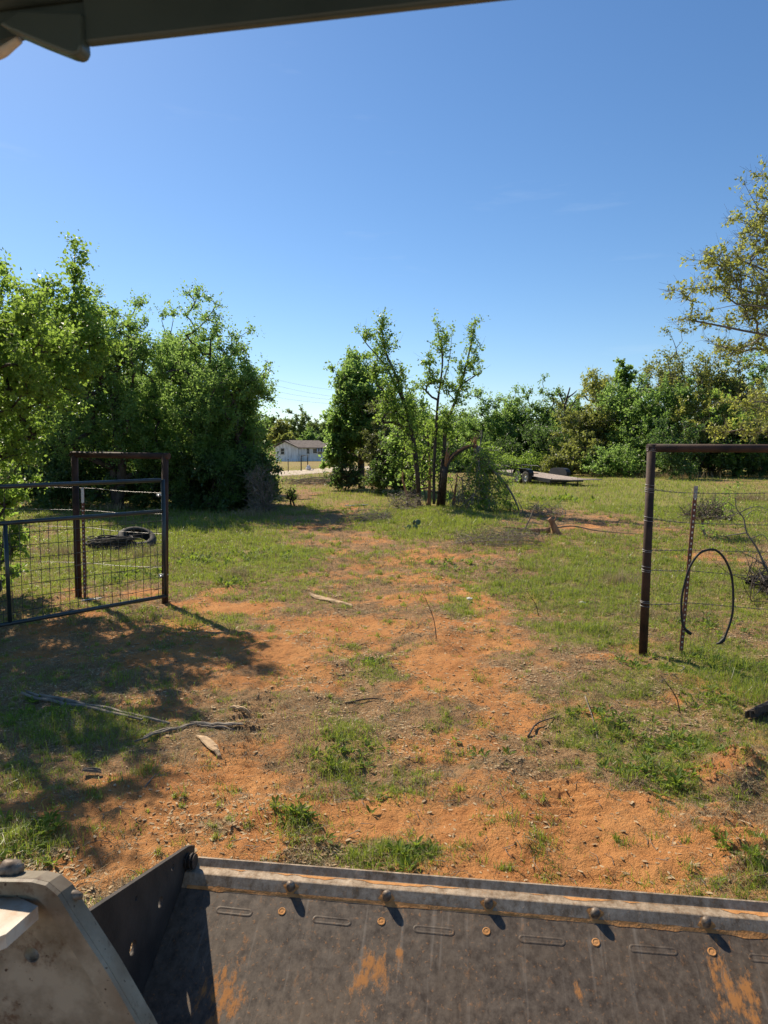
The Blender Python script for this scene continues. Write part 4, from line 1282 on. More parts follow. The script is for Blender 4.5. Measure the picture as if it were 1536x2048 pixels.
# ------------------------------------------------------------------ discarded tyre, wire coil, cactus, wood bits
tc = onG(272, 1092); Yt = tc[1]
ty = MB()
lathe(ty, tc + (0, 0.05, .135), (0.25, -.36, .88), [(-.09, .24), (-.12, .27), (-.115, .33), (-.08, .375), (-.03, .385), (.03, .385), (.08, .375), (.115, .33), (.12, .27), (.09, .24), (.085, .26), (.06, .345), (-.06, .345), (-.085, .26), (-.09, .24)], 40)
tag(ty.build('old_tyre', M['tyre'], None, tc), 'worn black tyre tipped on edge in grass behind the gate', 'tyre')
rg = np.random.default_rng(6)
cc_ = onG(228, 1095); w = MB()
for q in range(26):
    r_ = rg.uniform(.26, .5); th = np.linspace(0, 2 * PI * rg.uniform(.7, 1.05), 30) + rg.uniform(0, 6)
    w.tube(np.stack((cc_[0] + rg.normal() * .04 + r_ * np.cos(th) * 1.05, cc_[1] + r_ * np.sin(th) * .9, cc_[2] + .04 + rg.uniform(0, .16) + .06 * np.sin(th + rg.uniform(0, 6))), -1), rg.uniform(.007, .016), 5, False)
for q in range(10):
    a = cc_ + (rg.uniform(-.5, .4), rg.uniform(-.3, .3), .1)
    w.tube(bezier([a, a + rg.normal(size=3) * .15, a + (rg.normal() * .25, rg.normal() * .2, rg.uniform(-.05, .2))], 4), .007, 4, False)
tag(w.build('wire_coil', M['tyre'], None, cc_), 'tangled coil of dark cable lying left of the tyre', 'coil')
# prickly pear pads
b = onG(828, 1060); pc_ = empty('prickly_pear', b, 'small prickly pear cactus beside the wheel track', 'cactus')
for (dx, dy, dz, r_, az, tl) in ((-.12, 0, .07, .07, .4, .2), (-.2, .03, .05, .06, 1.4, .7), (.03, -.02, .08, .075, -.5, .1), (.10, .02, .2, .07, .2, .2), (.0, .05, .19, .06, 1.0, -.2)):
    w = MB(); n = np.array((math.sin(az) * math.cos(tl), -math.cos(az) * math.cos(tl), math.sin(tl)))
    lathe(w, b + (dx, dy, dz), n, [(-.014, .0), (-.014, r_ * .6), (-.008, r_ * .9), (0, r_), (.008, r_ * .9), (.014, r_ * .6), (.015, 0)], 16)
    w.build('pad', M['cactus'], pc_)


def splinter(name, label, cat, p0, p1, wd, th, mat, seed, group=None, lift=.012):
    """long irregular sliver of split wood lying on the ground"""
    rg = np.random.default_rng(seed)
    a, b = onG(*p0), onG(*p1)
    d_ = b - a; L = np.linalg.norm(d_); d_ /= L
    s = np.array((-d_[1], d_[0], 0.0)); s /= np.linalg.norm(s)
    mb = MB()
    for strip in range(rg.integers(2, 5)):
        off = rg.uniform(-.5, .5) * wd; t0, t1 = sorted((rg.uniform(-.02, .25), rg.uniform(.75, 1.02)))
        n = 9
        t = np.linspace(t0, t1, n)
        w_ = wd * rg.uniform(.25, .5) * np.sin(np.clip((t - t0) / (t1 - t0), .04, .96) * PI) ** .35
        c = a + d_ * L * t[:, None] + s * (off + np.cumsum(rg.normal(size=n)) * wd * .02)[:, None]
        c[:, 2] = H(c[:, 0], c[:, 1]) + lift + strip * th * .35 + .005 * np.sin(t * 3 + seed)
        V = np.stack((c - s * w_[:, None] * .5, c + s * w_[:, None] * .5, c + s * w_[:, None] * .42 + (0, 0, th), c - s * w_[:, None] * .36 + (0, 0, th * rg.uniform(.7, 1.2))), 1)
        i = np.arange(n - 1)[:, None] * 4; j = np.arange(4)[None]; j2 = (j + 1) % 4
        mb.add(V.reshape(-1, 3), [tuple(r) for r in np.stack((i + j, i + j2, i + 4 + j2, i + 4 + j), -1).reshape(-1, 4)] + [(0, 1, 2, 3), tuple((n - 1) * 4 + k for k in (3, 2, 1, 0))])
    return tag(mb.build(name, M[mat], None, a), label, cat, group)


SPG = 'pieces of split wood on the ground'
splinter('wood_splinter', 'longest grey split board, lying in the tree shade at left', 'wood', (40, 1398), (330, 1450), .08, .015, 'wood_grey', 1, SPG)
splinter('wood_splinter', 'brown split board crossing the end of the long grey one', 'wood', (262, 1492), (405, 1444), .045, .009, 'wood_grey', 2, SPG)
splinter('wood_splinter', 'brown split piece pointing right from the crossed boards', 'wood', (372, 1450), (490, 1456), .05, .009, 'wood_grey', 3, SPG)
splinter('wood_splinter', 'short pale sliver bundle below the crossed boards', 'wood', (400, 1474), (446, 1514), .09, .007, 'wood_tan', 4, SPG)
splinter('wood_splinter', 'small brown stick above the crossed boards', 'wood', (452, 1412), (508, 1432), .03, .015, 'wood_tan', 5, SPG)
splinter('wood_splinter', 'pale splintered strips lying in the middle of the gateway', 'wood', (615, 1192), (722, 1212), .14, .009, 'wood_tan', 6, SPG)
splinter('wood_splinter', 'small dark chip in the left foreground shade', 'wood', (160, 1558), (205, 1552), .03, .012, 'wood_grey', 7, SPG)
splinter('wood_splinter', 'weathered board end lying at the right photo edge', 'wood', (1492, 1444), (1600, 1400), .07, .05, 'bark', 8, SPG)
splinter('wood_splinter', 'pale boards lying left of the dark twig heap', 'wood', (690, 1016), (735, 1012), .25, .02, 'stone', 9, SPG)
# sticks
STG = 'loose sticks on the ground'
def stick(label, pts, r, mat='dead_twig'):
    w = MB(); q = bezier([onG(a, b, r + .012 * (k % 2)) for k, (a, b) in enumerate(pts)], 5)
    w.tube(q, np.linspace(r, r * .45, len(q)), 5)
    tag(w.build('stick', M[mat], None, q[0]), label, 'stick', STG)
stick('long thin pale stick slanting through the weeds at right', [(1170, 1400), (1185, 1440), (1197, 1482)], .006)
stick('curved brown stick left of the right weeds', [(1056, 1472), (1075, 1450), (1120, 1436)], .008, 'bark')
stick('forked brown stick in front of the right brace post', [(1320, 1372), (1368, 1345), (1355, 1330)], .009)
stick('short pale stick near the weeds on the right', [(1236, 1458), (1272, 1438)], .005)
stick('straight pale stick in the left foreground', [(290, 1580), (312, 1558)], .005)
stick('pale stick lying in front of the uprooted stump', [(1060, 1078), (1105, 1062), (1130, 1050)], .012)
stick('brown stick on the sand in mid gateway', [(690, 1402), (740, 1400), (770, 1398)], .008, 'bark')
stick('dark twig beside the clod at the right edge', [(1385, 1592), (1420, 1612)], .004, 'bark')
# thin bare saplings standing in the gateway
for (px, py, hh, lb) in ((873, 1278, .52, 'thin bare twig standing in the gateway'), (1077, 1228, .32, 'thin bare twig standing left of the right grass tufts'), (1360, 1420, .3, 'thin upright weed stem in the right foreground')):
    b = onG(px, py); w = MB(); rg = np.random.default_rng(px)
    q = bezier([b, b + (-.03, 0, hh * .4), b + (-.1, 0, hh * .75), b + (-.16, 0, hh)], 4)
    w.tube(q, np.linspace(.005, .0015, len(q)), 4)
    for k in range(6):
        a = q[rg.integers(4, len(q))]; w.tube(np.array((a, a + (rg.normal() * .05, rg.normal() * .03, .05))), (.0018, .001), 3)
    tag(w.build('bare_twig', M['bark'], None, b), lb, 'twig', 'thin stems standing in the ground')
# sapling behind the right fence
b = onG(1548, 1165)
sp = empty('thorny_sapling', b, 'thorny sapling with few fresh leaves behind the right fence', 'sapling')
Ys = b[1]
w = MB(); rg = np.random.default_rng(31); ends = []
def sz(zx, zy): return P(1240 + zx / 4.453, 870 + zy / 4.453, Ys)
for pts, r_ in (([b, sz(1310, 1200), sz(1215, 1000), sz(1130, 870), sz(1100, 740), sz(1040, 660), sz(1025, 560)], .02), ([sz(1130, 870), sz(1000, 890), sz(880, 900), sz(800, 840)], .01), ([sz(1310, 1200), sz(1250, 1130), sz(1100, 1050), sz(1000, 1000)], .01),
                ([sz(1070, 690), sz(1150, 650), sz(1250, 640), sz(1350, 680)], .01), ([sz(1170, 920), sz(1270, 890), sz(1340, 980)], .008), ([sz(1040, 660), sz(960, 600), sz(900, 610)], .006), ([sz(1090, 720), sz(1000, 680), sz(930, 720)], .006), ([sz(1100, 740), sz(1190, 670), sz(1300, 690)], .007)):
    q = bezier(pts, 5); w.tube(q, np.linspace(r_, r_ * .3, len(q)), 5, False)
    for k in range(8):
        a = q[rg.integers(2, len(q))]; e = a + rg.normal(size=3) * .07; w.tube(np.array((a, e)), (.003, .001), 3, False); ends.append(e)
w.build('trunk', M['bark_grey'], sp)
pos = []
for (zx, zy, r_, n) in ((980, 520, .12, 70), (940, 620, .14, 110), (1040, 450, .07, 30), (800, 850, .12, 80), (900, 900, .1, 25), (1180, 700, .2, 30), (1270, 900, .1, 20)):
    pos.append(sz(zx, zy) + rg.normal(size=(n, 3)) * r_ * .5)
lf = MB(); leaves(lf, np.concatenate(pos), .035, rg); lf.build('crown', M['leaf_bright'], sp)
simple_tree('shrub', 'low twiggy grey-green shrub behind the leaning fence post', 1420, 1000, 110, 15.5, 'leaf_grey', 301, 1100, .05, bottom=1040, cat='shrub', n_cl=90, twigs=4, bark='dead_twig', spread=.12)
simple_tree('sapling', 'small yellow-green sprout in the track by the left grove', 582, 972, 26, 24, 'leaf_bright', 302, 420, .055, bottom=998, cat='sapling', n_cl=40, spread=.1)
for q, (px, py, r_, lb) in enumerate(((940, 1196, .045, 'pale flat stone in the grass right of the gateway'), (1165, 1208, .05, 'whitish stone in front of the right grass tufts'), (1462, 1044, .07, 'pale stone behind the leaning post')  , (710, 970, .16, 'dark stone at the foot of the central tree'))):
    lump('stone', lb, 'stone', onG(px, py, r_ * .25), r_, 'stone' if q < 3 else 'bark', 40 + q, .5)
b = onG(178, 1205); w = MB()
w.prism([b + (-.1, 0, .02), b + (.1, .03, .03), b + (.14, .09, .04), b + (-.05, .08, .02)], (0, 0, .008))
tag(w.build('litter_scrap', M['white_paint'], None, b), 'small pale plastic scrap lying behind the gate', 'litter')

# ------------------------------------------------------------------ grass and litter
rg = np.random.default_rng(123)


def sample_ground(n, y0, y1, half=0.62, extra=1.3, power=1.0):
    """points spread over the ground between the distances y0 and y1, thinning with distance"""
    t = rg.uniform(0, 1, n)
    yy = y0 * (y1 / y0) ** (t ** power)
    xx = rg.uniform(-1, 1, n) * (half * yy + extra)
    return xx, yy


def blades(mb, x, y, hgt, wid, lean=.5, mi=0, z=None):
    n = len(x)
    z = H(x, y) - .005 if z is None else z
    a = rg.uniform(0, 2 * PI, n)
    bx, by = np.cos(a), np.sin(a)
    la = rg.uniform(0, 2 * PI, n); lm = np.abs(rg.normal(size=n)) * lean * hgt
    lx, ly = np.cos(la) * lm, np.sin(la) * lm
    b = np.stack((x, y, z), -1)
    side = np.stack((bx, by, 0 * bx), -1) * (wid * .5)[:, None]
    mid = b + np.stack((lx * .35, ly * .35, hgt * .6), -1)
    tip = b + np.stack((lx, ly, np.maximum(hgt * (1 - .35 * (lm / hgt) ** 1), hgt * .15)), -1)
    v = np.stack((b - side, b + side, mid + side * .75, mid - side * .75, tip), 1).reshape(-1, 3)
    o = np.arange(n)[:, None] * 5
    mb.add(v, [np.concatenate((o, o + 1, o + 2, o + 3), 1)][0], False, mi)
    mb.f.append(np.concatenate((o + 3, o + 2, o + 4), 1) + mb.n - n * 5); mb.sm.append(np.zeros(n, bool)); mb.mi.append(np.full(n, mi))


gr = MB()
# turf
x, y = sample_ground(800000, 2.6, 75)
g_, s_ = cover(x, y)
clump = fbm(x, y, 0.22, 2, 90)
keep = rg.uniform(0, 1, len(x)) < np.clip((g_ - .22) * 1.25, 0, 1) * sst(.38, .62, clump) * np.where(y < 9, .8, 1.0)
x, y, g_ = x[keep], y[keep], g_[keep]
far = np.clip(y / 10, .55, 4)
hg = rg.uniform(.02, .075, len(x)) * (0.6 + .9 * g_) * np.clip(y / 8, .8, 1.9)
blades(gr, x, y, hg, .0045 * far * rg.uniform(.6, 1.3, len(x)), .9)
# tufts
def tuft(px, py, n, r, h_, mi=0):
    c = G(px, py)
    k = rg.normal(size=(n, 2)) * r * .5 * rg.choice((.5, 1, 1.9), (n, 1), p=(.3, .4, .3))
    h_ = h_ * .85
    x, y = c[0] + k[:, 0], c[1] + k[:, 1]
    blades(gr, x, y, rg.uniform(.5, 1.1, n) * h_, np.full(n, .005 * max(.7, c[1] / 9)), .75, mi)
TUFTS = [(690, 1470, 500, .22, .11), (680, 1530, 420, .18, .10), (1265, 1180, 300, .25, .16), (995, 1172, 260, .14, .15), (935, 1225, 300, .22, .13), (1185, 1262, 420, .3, .16), (1120, 1255, 200, .15, .12), (1210, 1150, 500, .5, .2),
         (1140, 1190, 300, .4, .12), (1470, 1330, 700, .4, .16), (1510, 1380, 400, .3, .18), (1400, 1300, 350, .3, .12), (470, 1150, 300, .3, .12), (740, 1330, 260, .15, .08), (700, 1290, 160, .15, .07), (80, 1470, 500, .35, .12), (260, 1430, 300, .25, .10),
         (200, 1470, 300, .25, .11), (245, 1360, 200, .2, .10), (330, 1375, 200, .2, .09), (290, 1545, 220, .15, .08), (40, 1570, 260, .2, .09), (30, 1690, 350, .2, .10), (100, 1690, 250, .18, .08), (590, 1655, 260, .14, .09), (570, 1640, 150, .12, .08), (805, 1712, 260, .13, .08),
         (720, 1705, 160, .10, .09), (1085, 1675, 200, .12, .07), (1350, 1580, 160, .1, .08), (1260, 1560, 200, .12, .08), (1190, 1450, 160, .25, .09), (1290, 1495, 180, .3, .08), (1400, 1490, 140, .22, .08), (1520, 1740, 160, .1, .12), (1500, 1400, 160, .2, .2),
         (380, 1250, 300, .35, .1), (260, 1240, 300, .3, .12), (970, 1080, 500, .6, .12), (900, 1045, 700, 1.0, .22), (820, 1035, 400, .8, .18), (620, 1030, 300, .6, .2), (1010, 1010, 300, .8, .15), (1080, 1260, 160, .15, .1), (870, 1460, 120, .1, .06), (960, 1355, 90, .08, .07), (965, 1440, 80, .08, .06), (1020, 1640, 120, .1, .07), (840, 1590, 140, .12, .06), (790, 1590, 140, .1, .07), (640, 1590, 120, .1, .06)]
for t in TUFTS:
    tuft(*t[:4], t[4])
x, y = sample_ground(40000, 2.7, 24)
g_, s_ = cover(x, y)
keep = rg.uniform(0, 1, len(x)) < np.clip(.16 + .8 * (g_ - .1), .07, .9) * (1 - .55 * s_)
x, y = x[keep], y[keep]
k = rg.integers(8, 42, len(x))
X, Y_ = np.repeat(x, k), np.repeat(y, k)
rr = np.repeat(rg.uniform(.008, .042, len(x)) * np.clip(y / 6, .8, 2), k); hh = np.repeat(rg.uniform(.022, .075, len(x)) * np.clip(y / 8, .8, 1.7), k)
n = len(X)
X = X + rg.normal(size=n) * rr; Y_ = Y_ + rg.normal(size=n) * rr
blades(gr, X, Y_, hh * rg.uniform(.5, 1.15, n), .0052 * np.clip(Y_ / 8, .7, 2.2) * rg.uniform(.7, 1.3, n), 1.0)
grass = gr.build('grass', M['grass'])
tag(grass, 'short green grass and tufts growing over the red ground', 'grass', kind='stuff')
# dry straw
st_ = MB()
x, y = sample_ground(380000, 2.6, 60)
g_, s_ = cover(x, y)
clump = fbm(x, y, 0.4, 3, 95)
keep = rg.uniform(0, 1, len(x)) < np.clip(1.0 - s_ * .9, .04, 1) * sst(.42, .62, clump) * .55
x, y = x[keep], y[keep]
blades(st_, x, y, rg.uniform(.015, .06, len(x)) * np.clip(y / 8, .8, 2.0), .004 * np.clip(y / 9, .6, 4), 2.2)
x, y = sample_ground(330000, 2.6, 13)
g_, s_ = cover(x, y)
clump = fbm(x, y, 0.3, 4, 96)
keep = rg.uniform(0, 1, len(x)) < np.clip(1.05 - s_, .05, 1) * sst(.40, .66, clump) * .6
x, y = x[keep], y[keep]
blades(st_, x, y, rg.uniform(.012, .05, len(x)), .0042 * np.clip(y / 6, .8, 1.6) * rg.uniform(.6, 1.3, len(x)), 2.6)
gr = st_
x, y = sample_ground(22000, 2.7, 22)
g_, s_ = cover(x, y)
keep = rg.uniform(0, 1, len(x)) < np.clip(1.0 - s_ * .95, .08, 1) * .55
x, y = x[keep], y[keep]
k = rg.integers(8, 36, len(x))
X, Y_ = np.repeat(x, k), np.repeat(y, k)
rr = np.repeat(rg.uniform(.01, .06, len(x)) * np.clip(y / 6, .8, 2), k); hh = np.repeat(rg.uniform(.012, .045, len(x)) * np.clip(y / 8, .8, 1.7), k)
n = len(X)
blades(gr, X + rg.normal(size=n) * rr, Y_ + rg.normal(size=n) * rr, hh * rg.uniform(.5, 1.15, n), .0045 * np.clip(Y_ / 8, .7, 2.2) * rg.uniform(.7, 1.3, n), 1.8)
for (px, py, n, r_, h_) in ((475, 1150, 260, .22, .22), (300, 1110, 350, .6, .28), (130, 1110, 400, .6, .3), (1360, 955, 500, 1.6, .7), (1420, 952, 500, 1.8, .7), (1300, 955, 260, 1.2, .5), (1500, 1000, 500, 1.3, .4), (500, 1035, 350, .8, .35), (1240, 1165, 350, .4, .3), (1290, 1230, 260, .3, .18), (980, 1000, 200, .6, .35), (230, 1020, 250, .6, .4), (1380, 1240, 300, .4, .14)):
    tuft(px, py, n, r_, h_)
straw = st_.build('dry_grass', M['straw'])
tag(straw, 'dry straw stalks scattered among the grass', 'dry grass', kind='stuff')

# fallen leaves
lt = MB()
x, y = sample_ground(150000, 2.6, 18)
g_, s_ = cover(x, y)
clump = fbm(x, y, 0.5, 3, 99)
keep = rg.uniform(0, 1, len(x)) < (0.08 + 1.0 * sst(.44, .62, clump) * np.clip(1.2 - s_, .1, 1)) * .6
x, y = x[keep], y[keep]
n = len(x)
pos = np.stack((x, y, H(x, y) + rg.uniform(.0015, .004, n)), -1)
a = rg.uniform(0, 2 * PI, n); L = rg.uniform(.016, .040, n) * np.clip(y / 6, .9, 1.7); Wd = L * rg.uniform(.3, .55, n)
tl = rg.normal(size=(n, 2)) * .10
dx = np.stack((np.cos(a), np.sin(a), tl[:, 0] * .6), -1) * L[:, None]; dy = np.stack((-np.sin(a), np.cos(a), tl[:, 1]), -1) * Wd[:, None]
cz = np.stack((0 * L, 0 * L, L * rg.uniform(.0, .05, n)), -1)
v = np.stack((pos - dx * .5, pos - dx * .15 + dy * .5 + cz, pos + dx * .3 + dy * .38 + cz, pos + dx * .55, pos + dx * .3 - dy * .38 + cz, pos - dx * .15 - dy * .5 + cz), 1).reshape(-1, 3)
o = np.arange(n)[:, None] * 6
lt.add(v, np.concatenate((np.concatenate((o, o + 1, o + 4, o + 5), 1), np.concatenate((o + 1, o + 2, o + 3, o + 4), 1))), False)
# twig crumbs
x, y = sample_ground(9000, 2.6, 14)
g_, s_ = cover(x, y)
keep = rg.uniform(0, 1, len(x)) < np.clip(.75 - s_ * .6, .1, 1) * .6
for xx, yy in zip(x[keep], y[keep]):
    a = rg.uniform(0, 2 * PI); L = rg.uniform(.02, .12); z = h1(xx, yy) + .006
    lt.tube(np.array(((xx, yy, z), (xx + math.cos(a) * L * .5, yy + math.sin(a) * L * .5, z + .008), (xx + math.cos(a + .3) * L, yy + math.sin(a + .3) * L, z))), (.0022, .002, .0012), 3, False, mi=1)
lit = lt.build('leaf_litter', [M['litter'], M['dead_twig']])
tag(lit, 'tan fallen oak leaves and twig crumbs littering the red soil', 'leaf litter', kind='stuff')

# broad-leaved weeds
wd = MB()
x, y = [], []
for (px, py, n, r_) in ((1290, 1490, 40, .3), (1380, 1495, 26, .2), (1340, 1570, 16, .1), (1270, 1550, 14, .12), (1200, 1440, 22, .2), (1000, 1500, 6, .3), (760, 1590, 5, .15), (800, 1710, 14, .12), (600, 1650, 10, .12), (740, 1320, 14, .15), (700, 1500, 18, .2), (470, 1165, 16, .2),
                        (1470, 1330, 60, .35), (1440, 1400, 30, .3), (530, 1110, 40, .6), (400, 1120, 40, .5), (260, 1150, 40, .5), (100, 1420, 24, .3), (50, 1680, 20, .2), (1500, 1720, 8, .1), (1310, 1340, 20, .25), (1250, 1330, 10, .15), (900, 1130, 20, .5), (1110, 1000, 30, 1.2), (1400, 1250, 40, .4)):
    c = G(px, py); k = rg.normal(size=(n, 2)) * r_ * .6
    x += list(c[0] + k[:, 0]); y += list(c[1] + k[:, 1])
x, y = np.array(x), np.array(y)
for q in range(len(x)):
    n = rg.integers(6, 14); th = rg.uniform(0, 2 * PI, n); el = rg.uniform(.2, 1.0, n); L = rg.uniform(.03, .085, n) * max(.9, y[q] / 7)
    p0 = np.array((x[q], y[q], h1(x[q], y[q]) + .004))
    d_ = np.stack((np.cos(th) * np.cos(el), np.sin(th) * np.cos(el), np.sin(el)), -1)
    sd = np.stack((-np.sin(th), np.cos(th), 0 * th), -1) * (L * .16)[:, None]
    b = p0 + d_ * .008
    v = np.stack((b, b + d_ * (L * .55)[:, None] + sd, b + d_ * L[:, None] - (0, 0, .012), b + d_ * (L * .55)[:, None] - sd), 1).reshape(-1, 3)
    wd.add(v, np.arange(n * 4).reshape(-1, 4))
weeds = wd.build('weeds', M['weed'])
tag(weeds, 'broad-leaved green weeds sprouting from the red ground', 'weeds', kind='stuff')
# soil crumbs
cr = MB()
x, y = sample_ground(3500, 2.7, 8)
g_, s_ = cover(x, y)
cl = fbm(x, y, .5, 3, 140)
keep = rg.uniform(0, 1, len(x)) < sst(.48, .66, cl)
octv = np.array([(1, 0, 0), (-1, 0, 0), (0, 1, 0), (0, -1, 0), (0, 0, 1), (0, 0, -1.)])
octf = np.array([(0, 2, 4), (2, 1, 4), (1, 3, 4), (3, 0, 4), (2, 0, 5), (1, 2, 5), (3, 1, 5), (0, 3, 5)])
for xx, yy in zip(x[keep], y[keep]):
    r_ = rg.uniform(.003, .010) * (1.6 if rg.uniform() < .1 else 1)
    cr.add(np.array((xx, yy, h1(xx, yy) + r_ * .3)) + octv * rg.uniform(.5, 1.2, (6, 1)) * r_, octf)
c0 = G(1485, 1545)
for q in range(160):
    k = rg.normal(size=2) * .17
    r_ = rg.uniform(.005, .02)
    cr.add(np.array((c0[0] + k[0], c0[1] + k[1], h1(c0[0] + k[0], c0[1] + k[1]) + r_ * .3)) + octv * rg.uniform(.5, 1.2, (6, 1)) * r_, octf)
crumbs = cr.build('soil_crumbs', M['soil_crumb'] if 'soil_crumb' in M else rough_mat('soil_crumb', (0.34, 0.14, 0.052), (0.48, 0.22, 0.085), 30, 0.95))
tag(crumbs, 'crumbs of red soil strewn over the bare patches', 'soil', kind='stuff')

# ------------------------------------------------------------------ the loader the photo is taken from
HA = math.radians(7.6)
hd = np.array((math.sin(HA), math.cos(HA), 0)); eu = np.array((math.cos(HA), -math.sin(HA), 0)); ez = np.array((0, 0, 1.0))
ZE = 0.50
E1 = G(385, 1715, ZE)
RB = math.radians(27)
es = -hd * math.cos(RB) - ez * math.sin(RB)         # down the floor towards the machine
en = np.cross(es, eu); en = en if en[2] > 0 else -en
def bp(u_, s_, n_=0.0): return E1 + eu * u_ + es * s_ + en * n_
def b_uv(px, py, n_=0.0):
    """where the sight line through a photo pixel meets the bucket floor"""
    d_ = ray(px, py); t = (E1 + en * n_ - CAM).dot(en) / d_.dot(en)
    p = CAM + d_ * t - E1
    return p.dot(eu), p.dot(es)
loader = empty('skid_steer_loader', (0, 0, 0), 'dirty white compact loader with dark steel bucket and cab roof, seen from its seat', 'loader')
BW = 2.12
patch = [(*b_uv(745, 1950), .20), (*b_uv(1470, 1990), .26), (*b_uv(445, 1990), .22), (*b_uv(1160, 1990), .06), (*b_uv(800, 1910), .06)]
# the floor gets its own axes so that its pattern follows the plate
def local_build(mb, name, mats, parent):
    o = mb.build(name, mats, None)
    Mw = Matrix(((eu[0], es[0], en[0], E1[0]), (eu[1], es[1], en[1], E1[1]), (eu[2], es[2], en[2], E1[2]), (0, 0, 0, 1)))
    o.data.transform(Mw.inverted())
    o.parent = parent
    pm = parent.matrix_world.copy() if parent.type == 'EMPTY' else None
    o.matrix_basis = Mw if pm is not None else Matrix.Identity(4)
    return o
w = MB()
prof = [(.112, -.012), (.112, .0), (.30, .0), (.62, .0), (.72, .02), (.80, .07), (.85, .16), (.87, .28), (.86, .30), (.86, .285), (.84, .15), (.79, .05), (.715, .004), (.62, -.012)]
nu = 24
uu = np.linspace(-.001, BW + .001, nu)
prof_top = prof[1:9]
pts = np.array([[bp(a, s_, n_) for a in uu] for s_, n_ in prof_top])
m_ = len(prof_top); i = np.arange(m_ - 1)[:, None] * nu; j = np.arange(nu - 1)[None]
w.add(pts.reshape(-1, 3), np.stack((i + j, i + j + 1, i + nu + j + 1, i + nu + j), -1).reshape(-1, 4), True)
pts2 = np.array([[bp(a, s_, n_ - .012) for a in uu] for s_, n_ in prof_top])
w.add(pts2.reshape(-1, 3), np.stack((i + j, i + nu + j, i + nu + j + 1, i + j + 1), -1).reshape(-1, 4), True)
M['bucket'] = bucket_mat('scratched_bucket_steel', patch)
bucket = local_build(w, 'bucket', M['bucket'], loader)
# cutting edge: three stepped strips
M['edge'] = bucket_mat('worn_edge_steel', [], ((0.19, 0.128, 0.074), (0.50, 0.40, 0.29)), .08)
w = MB()
secs = [(-.004, -.016), (.0, .010), (.006, .013), (.031, .002), (.034, .002), (.066, .018), (.070, .018), (.106, .003), (.112, .001), (.116, -.012)]
pts = np.array([[bp(a, s_, n_) for a in (0.0, BW * .25, BW * .5, BW * .75, BW)] for s_, n_ in secs]); m_ = len(secs); k_ = 5
i = np.arange(m_ - 1)[:, None] * k_; j = np.arange(k_ - 1)[None]
w.add(pts.reshape(-1, 3), np.stack((i + j, i + j + 1, i + k_ + j + 1, i + k_ + j), -1).reshape(-1, 4))
w.add([bp(0, *s) for s in secs], [tuple(range(len(secs)))])
w.add([bp(BW, *s) for s in secs], [tuple(range(len(secs)))])
w.add([bp(0, *secs[0]), bp(BW, *secs[0]), bp(BW, *secs[-1]), bp(0, *secs[-1])], [(0, 1, 2, 3)])
local_build(w, 'cutting_edge', M['edge'], bucket)


def sub(mb, name, mats, parent):
    return local_build(mb, name, mats, parent)


rg = np.random.default_rng(9)
for (px, py) in ((581, 1778), (773, 1794), (977, 1812), (1190, 1832), (1414, 1852), (1640, 1872)):
    a, s_ = b_uv(px, py, .015)
    w = MB()
    s_ = .088
    kt = rg.uniform(.85, 1.15)
    lathe(w, bp(a, s_ + rg.uniform(-.003, .003), .008), en + eu * rg.uniform(-.12, .12) + es * rg.uniform(-.15, .1), [(z_ * kt, q_) for z_, q_ in [(-.006, .0155), (.020, .015), (.027, .0125), (.031, .007), (.032, 0)]], 16)
    sub(w, 'bolt', M['bolt'], bucket)
    # dust banked against the bolt
    w = MB()
    n = 14
    th = np.linspace(0, 2 * PI, n, endpoint=False)
    ring = [bp(a + .025 * math.cos(t) * (1 + .3 * math.sin(3 * t + px)), s_ + .003 + .017 * math.sin(t), .0135 - .0075 * math.sin(t)) for t in th]
    w.add(np.array(ring + [bp(a, s_, .017)]), [(k, (k + 1) % n, n) for k in range(n)], True)
    sub(w, 'dust_heap', M['dust'], bucket)
# dust line along the rear foot of the edge
w = MB()
t = np.linspace(.02, BW - .02, 260)
hgt = .0004 + .004 * np.clip(fbm(t, t * 0, .08, 4, 4) - .35, 0, 1); wid2 = .0006 + .03 * np.clip(fbm(t, t * 0, .12, 4, 8) - .56, 0, 1)
A_ = np.array([bp(a, .1045 - b_ * .5, .0055 + b_ * .22) for a, b_ in zip(t, wid2)]); B_ = np.array([bp(a, .111, .002 + h_) for a, h_ in zip(t, hgt)]); C_ = np.array([bp(a, .114 + b_, .0012) for a, b_ in zip(t, wid2)])
V = np.stack((A_, B_, C_), 1).reshape(-1, 3); i = np.arange(259)[:, None] * 3; j = np.arange(2)[None]
w.add(V, np.stack((i + j, i + j + 1, i + 3 + j + 1, i + 3 + j), -1).reshape(-1, 4), True)
# dust film patches lying in the step of the edge
t2 = np.linspace(.01, BW - .01, 300)
wid3 = .016 * np.clip(fbm(t2, t2 * 0, .16, 5, 14) - .5, 0, 1) * 4 + .0004
A_ = np.array([bp(a, .034, .0035) for a, b_ in zip(t2, wid3)]); C_ = np.array([bp(a, .034 + b_, .0035 + b_ * .48) for a, b_ in zip(t2, np.minimum(wid3 * 1.6, .03))])
V = np.stack((A_, C_), 1).reshape(-1, 3); i = np.arange(299)[:, None] * 2
w.add(V, np.concatenate((i, i + 1, i + 3, i + 2), 1), True)
sub(w, 'dust_line', M['dust'], bucket)
